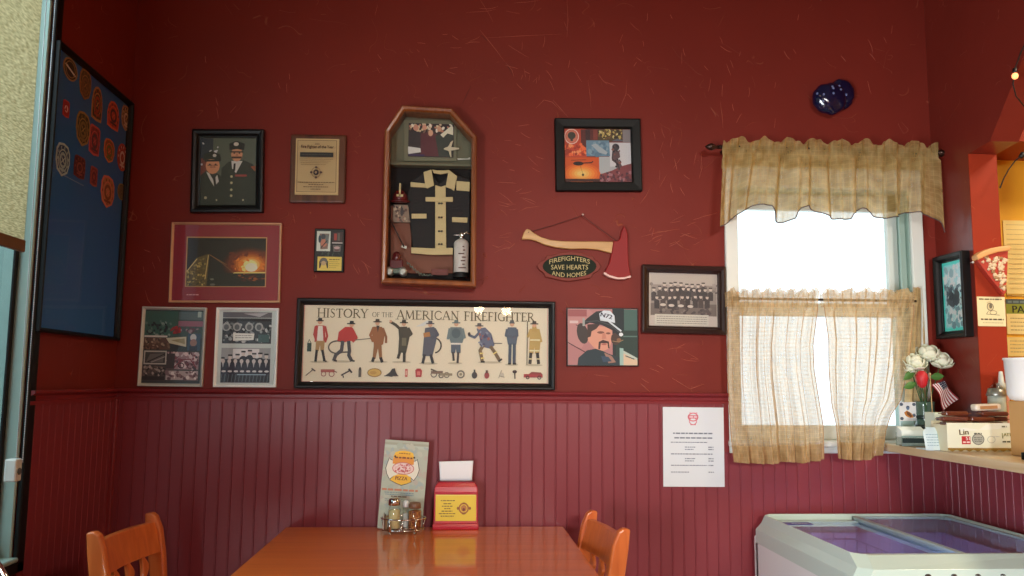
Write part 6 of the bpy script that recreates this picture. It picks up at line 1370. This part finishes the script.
mb = MB().tube([(-17*k,-.0,27*k),(-15.5*k,0,24*k),(-14*k,0,30*k),(-12*k,0,26*k)], .0012, 5); mb.v = [(x, -(math.sqrt(max(0,(29.8*k)**2-x*x)))*.8-.0015, z) for x, y, z in mb.v]; mb.build('blue_script', mat('blue_ink', (110,140,200), .5), t)
t = thing('black_tape', 'small black roll at the counter edge in front of the tan carton', 'roll', cz(1026, 2.28)); MB().lathe([(.010,0),(.014,.001),(.014,.020),(.010,.021)], 18).build('roll_body', M_BLACKM, t)
# ================================================================== ON THE PIER
t = thing('pizza_slice_sign', 'painted pizza slice decoration hung on the brick red pier', 'sign', (at(997, 294, y=YJ).x, YJ-.0042, at(997, 294, y=YJ).z))
O2 = Vector((t.location.x, t.location.z)); dpz = .03
def jp(x, y, d=.02): q = at(970+x/6.06, 240+y/6.06, y=YJ-d); return (q.x-O2.x, q.z-O2.y)
def jplate(nm, pts, y0, y1, m, bevel=.003):
    q = [jp(*p_) for p_ in pts]
    if sum(q[k-1][0]*q[k][1]-q[k][0]*q[k-1][1] for k in range(len(q))) < 0: q = q[::-1]
    return MB().prism(q, -y0, -y1, 'y').build(nm, m, t, bevel=bevel, seg=2)
CH = mat('melted_cheese', (222,196,160), .45); SAU = mat('tomato_sauce', (178,60,46), .45)
jplate('slice_base', [(26,108),(80,80),(150,62),(224,55),(224,110),(219,220),(212,322),(203,332),(190,322),(100,210)], .022, 0, SAU, .002)
jplate('crust', [(18,98),(50,75),(100,55),(160,43),(226,36),(226,68),(160,76),(100,93),(50,116),(28,128)], .036, .002, mat('baked_crust', (226,166,104), .55), .005)
rr = random.Random(12)
for i in range(64):
    v = rr.uniform(.03, .94); y = 100+v*215; xl = 36+v*160; xr = 220-v*8; x = rr.uniform(xl+8, max(xl+9, xr-8)); r_ = rr.uniform(6, 15)
    X, Zc = jp(x, y); MB().ell((X, -.0225, Zc), (r_*.00062, .004, r_*.0005), M=None, n=10, m=6, fn=lambda u: 1+.2*math.sin(5*u.x+i)).build('topping', CH if i % 5 else mat('mushroom', (160,120,80), .5), t)
q = at(972, 262, y=YJ-.02); o = MB().lathe([(.0015,0),(.0015,.012),(.004,.013),(.004,.016),(.001,.018)], 10, R(math.pi/2, 'X')).build('push_pin', mat('white_plastic')); o.location = (q.x+.004, YJ-.0045, q.z); tag(o, 'white push pin at the edge of the brick red pier beside the pizza slice', 'pin')
a = Art(976.5, 296.5, 1006, 326.5, (226,214,168), 1.0).z(970, 240, 6.06)
a.dashes(52, 198, 358, 8, (90,74,50), 2).poly([(100,375),(125,368),(140,400),(125,440),(105,410)], (206,190,146)).ring(122, 405, 20, 22, 4, (90,80,66)).ell(125,400,10,16,(110,100,80)).line([(110,430),(95,450),(180,455)], 3, (120,108,84)).ring(140, 440, 22, 12, 3, (110,100,80)).dashes(58, 205, 482, 9, (80,64,44), 3).dashes(70, 200, 503, 4, (170,156,120), 4)
l, W, H, rot = quad([(976.7,296.5),(1005,297),(1006,326.5),(978.5,326)], 'jamb', .006)
t = thing('cream_note', 'cream card with a line drawing on the pier below the pizza slice', 'note', (l.x, YJ-.0042, l.z), rot); a.build('card', W, H, t, y=-.0015, th=.0014)
# ================================================================== NOTICES ON THE YELLOW WALL
def ypaper(name, label, c, bg, dep, fn):
    l, W, H, rot = quad(c, 'back', dep); t = thing(name, label, 'notice', l); a = Art(0, 0, 100, 100*H/W, bg, 1.0); fn(a, 100*H/W); a.build('sheet', W, H, t, y=-dep, th=.0015); return t
def f1(a, h):
    for i in range(14): a.dashes(4, 96, 6+i*(h-10)/14, .9, (200,176,120), i)
    a.rect(0, h-3, 100, h-1, (190,150,60))
ypaper('menu_board', 'large cream ruled menu sheet on the yellow wall beyond the pass-through', [(1004,220),(1076,222),(1078,297),(1006,296)], (240,216,140), .004, f1)
def f2(a, h):
    a.rect(0, 0, 100, h*.14, (70,84,80)).dashes(3, 70, h*.08, 3, (110,130,130), 3).rect(0, h*.14, 100, h*.42, (140,150,50)).text('PA', 9, h*.29, 9.5, (40,44,30), w=17, anchor='l', bold=.35).rect(0, h*.42, 100, h, (244,222,150))
    for i in range(4): a.dashes(5, 90, h*(.55+.11*i), 1.2, (170,150,100), i+3)
ypaper('green_header_notice', 'notice with a green heading band below the ruled menu sheet', [(1006,299),(1076,300),(1077,335),(1007,334)], (244,222,150), .004, f2)
def f3(a, h):
    for i in range(4): a.dashes(5, 90, h*(.2+.19*i), 1.3, (190,170,116), i+7)
ypaper('cream_notice', 'plain cream notice, lowest of the three on the yellow wall', [(1006.5,337),(1076,338),(1076,357),(1007,356)], (240,212,130), .004, f3)
# ================================================================== STRING LIGHTS in the pass-through
PTS = [at(1030,34,y=2.30), at(1021,52,y=2.34), at(1016,66,y=2.38), at(1013,84,y=2.40), at(1016,96,y=2.42), at(1024,106,y=2.44)]
t = thing('string_light', 'black string light cord with one glowing bulb at the edge of the header', 'string light', PTS[2]); O = PTS[2].copy()
MB().tube([p-O for p in PTS], .0022, 8).build('cord', mat('black_cord', (16,14,14), .5), t)
BU = mat('glowing_bulb', (255,170,120), .3, emit=(255,150,90), es=2.2)
q = at(1015,76,y=2.38)-O; MB().ell(tuple(q), (.0095,.0095,.0105), n=16, m=10).build('bulb', BU, t); MB().lathe([(.005,.008),(.0065,.010),(.0065,.024),(.003,.026)], 12, T(*q)).build('socket', mat('black_cord'), t)
PTS = [at(1000,188,y=2.60), at(1004,178,y=2.60), at(1009,169,y=2.60), at(1015,161,y=2.59), at(1022,155,y=2.58), at(1030,148,y=2.57)]
t = thing('string_light', 'lower black cord with a dark bulb socket across the yellow wall', 'string light', PTS[2]); O = PTS[2].copy()
MB().tube([p-O for p in PTS], .0022, 8).build('cord', mat('black_cord'), t); q = PTS[4]-O; MB().lathe([(.003,-.012),(.0075,-.010),(.0075,.008),(.003,.010)], 12, T(*q) @ R(.6, 'Y')).build('socket', mat('black_cord'), t)
# ================================================================== LIGHTS
w = bpy.data.worlds.new('world'); scn.world = w; w.use_nodes = True
bg = w.node_tree.nodes['Background']; bg.inputs[0].default_value = (.86, .95, 1.0, 1); bg.inputs[1].default_value = 1.75
def area(name, loc, rot, sx, sy, power, col, portal=False):
    l = bpy.data.lights.new(name, 'AREA'); l.shape = 'RECTANGLE'; l.size = sx; l.size_y = sy; l.energy = power; l.color = col
    o = bpy.data.objects.new(name, l); COL.objects.link(o); o.location = loc; o.rotation_euler = rot
    if portal: l.cycles.is_portal = True
    return o
area('window_portal', ((WX0+WX1)/2, D+.155, (WZ0+WZ1)/2), (-math.pi/2, 0, 0), WX1-WX0, WZ1-WZ0, 1, (1,1,1), True)
area('storefront_portal', (XL-.152, (LY0+LY1)/2, (LZ0+LZ1)/2), (0, -math.pi/2, 0), LZ1-LZ0, LY1-LY0, 1, (1,1,1), True)
area('added_rear_fill', (1.0, -6.25, 2.9), (math.pi/2, 0, 0), 1.1, .55, 330, (1, .95, .88))  # unseen fill lamp added behind the camera to light the back wall
area('added_side_fill', (XL+.02, -.45, .80), (0, -math.pi/2, 0), .9, 1.1, 150, (.88, .95, 1))  # unseen fill lamp added low on the left wall, no opening behind it
area('added_shade_backlight', (-2.7, 1.2, 3.3), (0, math.radians(-48), 0), 1.6, 2.6, 150, (.95, .97, 1))  # lamp added outside to brighten the roller shade from behind
struct('rear_fill_frame', MB().box((.40,YB,2.58),(.45,YB+.06,3.22)).box((1.55,YB,2.58),(1.60,YB+.06,3.22)).box((.40,YB,2.58),(1.60,YB+.06,2.62)).box((.40,YB,3.18),(1.60,YB+.06,3.22)), M_WHITE)  # frame added around the rear fill lamp, the wall has no opening
struct('side_fill_frame', MB().box((XL,-1.06,.29),(XL+.018,-1.0,1.31)).box((XL,.10,.29),(XL+.018,.145,1.31)).box((XL,-1.06,.29),(XL+.018,.145,.345)).box((XL,-1.06,1.255),(XL+.018,.145,1.31)), M_TEAL)  # frame added around the side fill lamp, the wall is solid here
def lamp(x, y, z, r, label, es, pw):
    t = thing('pendant_lamp', label, 'lamp', (x, y, z)); 
    MB().lathe([(r*.3, .14), (r*.5, .13), (r, .02), (r*1.02, 0), (r*.97, 0), (r*.48, .12)], 28).build('lamp_shade', mat('brass_shade', (150,110,60), .3, metal=.8), t)
    MB().tube([(0, 0, .14), (0, 0, H_-z)], .004, 8).build('cord', M_BLACKM, t)
    MB().ell((0, 0, .035), (.04, .04, .05), n=16, m=10).build('bulb', mat('warm_bulb', (255,220,160), .3, emit=(255,206,140), es=es), t)
    l = bpy.data.lights.new('pendant_light', 'POINT'); l.energy = pw; l.color = (1, .78, .52); l.shadow_soft_size = .05
    o = bpy.data.objects.new('pendant_light', l); COL.objects.link(o); o.location = (x, y, z-.03)
lamp(.215, -2.4, 2.02, .12, 'brass pendant lamp hanging behind the camera over the centre', 14, 5)
lamp(.49, -2.4, 2.00, .12, 'brass pendant lamp hanging beside its twin behind the camera', 14, 5)
t = thing('ceiling_lamp', 'round frosted ceiling lamp over the dining table', 'lamp', (.10, .95, H_-.075))
MB().lathe([(.02,-.02),(.12,0),(.17,.035),(.18,.06)], 32).build('frosted_bowl', mat('frosted_bowl', (250,230,190), .5, emit=(255,226,180), es=12.0), t)
MB().lathe([(.182,.058),(.19,.06),(.19,.075),(.10,.0751)], 32).build('rim', mat('brass_shade', (150,110,60), .3, metal=.8), t)
l = bpy.data.lights.new('kitchen_light', 'AREA'); l.energy = 40; l.size = .6; l.color = (1, .86, .62); o = bpy.data.objects.new('kitchen_light', l); COL.objects.link(o); o.location = (2.7, 1.6, 3.0)
# ================================================================== VIEW
vs_ = scn.view_settings; vs_.view_transform = 'Standard'; vs_.look = 'None'; vs_.gamma = 1; vs_.use_curve_mapping = False; vs_.exposure = 0
scn.cycles.max_bounces = 8; scn.cycles.transparent_max_bounces = 24; scn.cycles.sample_clamp_indirect = 4; scn.cycles.caustics_reflective = False; scn.cycles.caustics_refractive = False
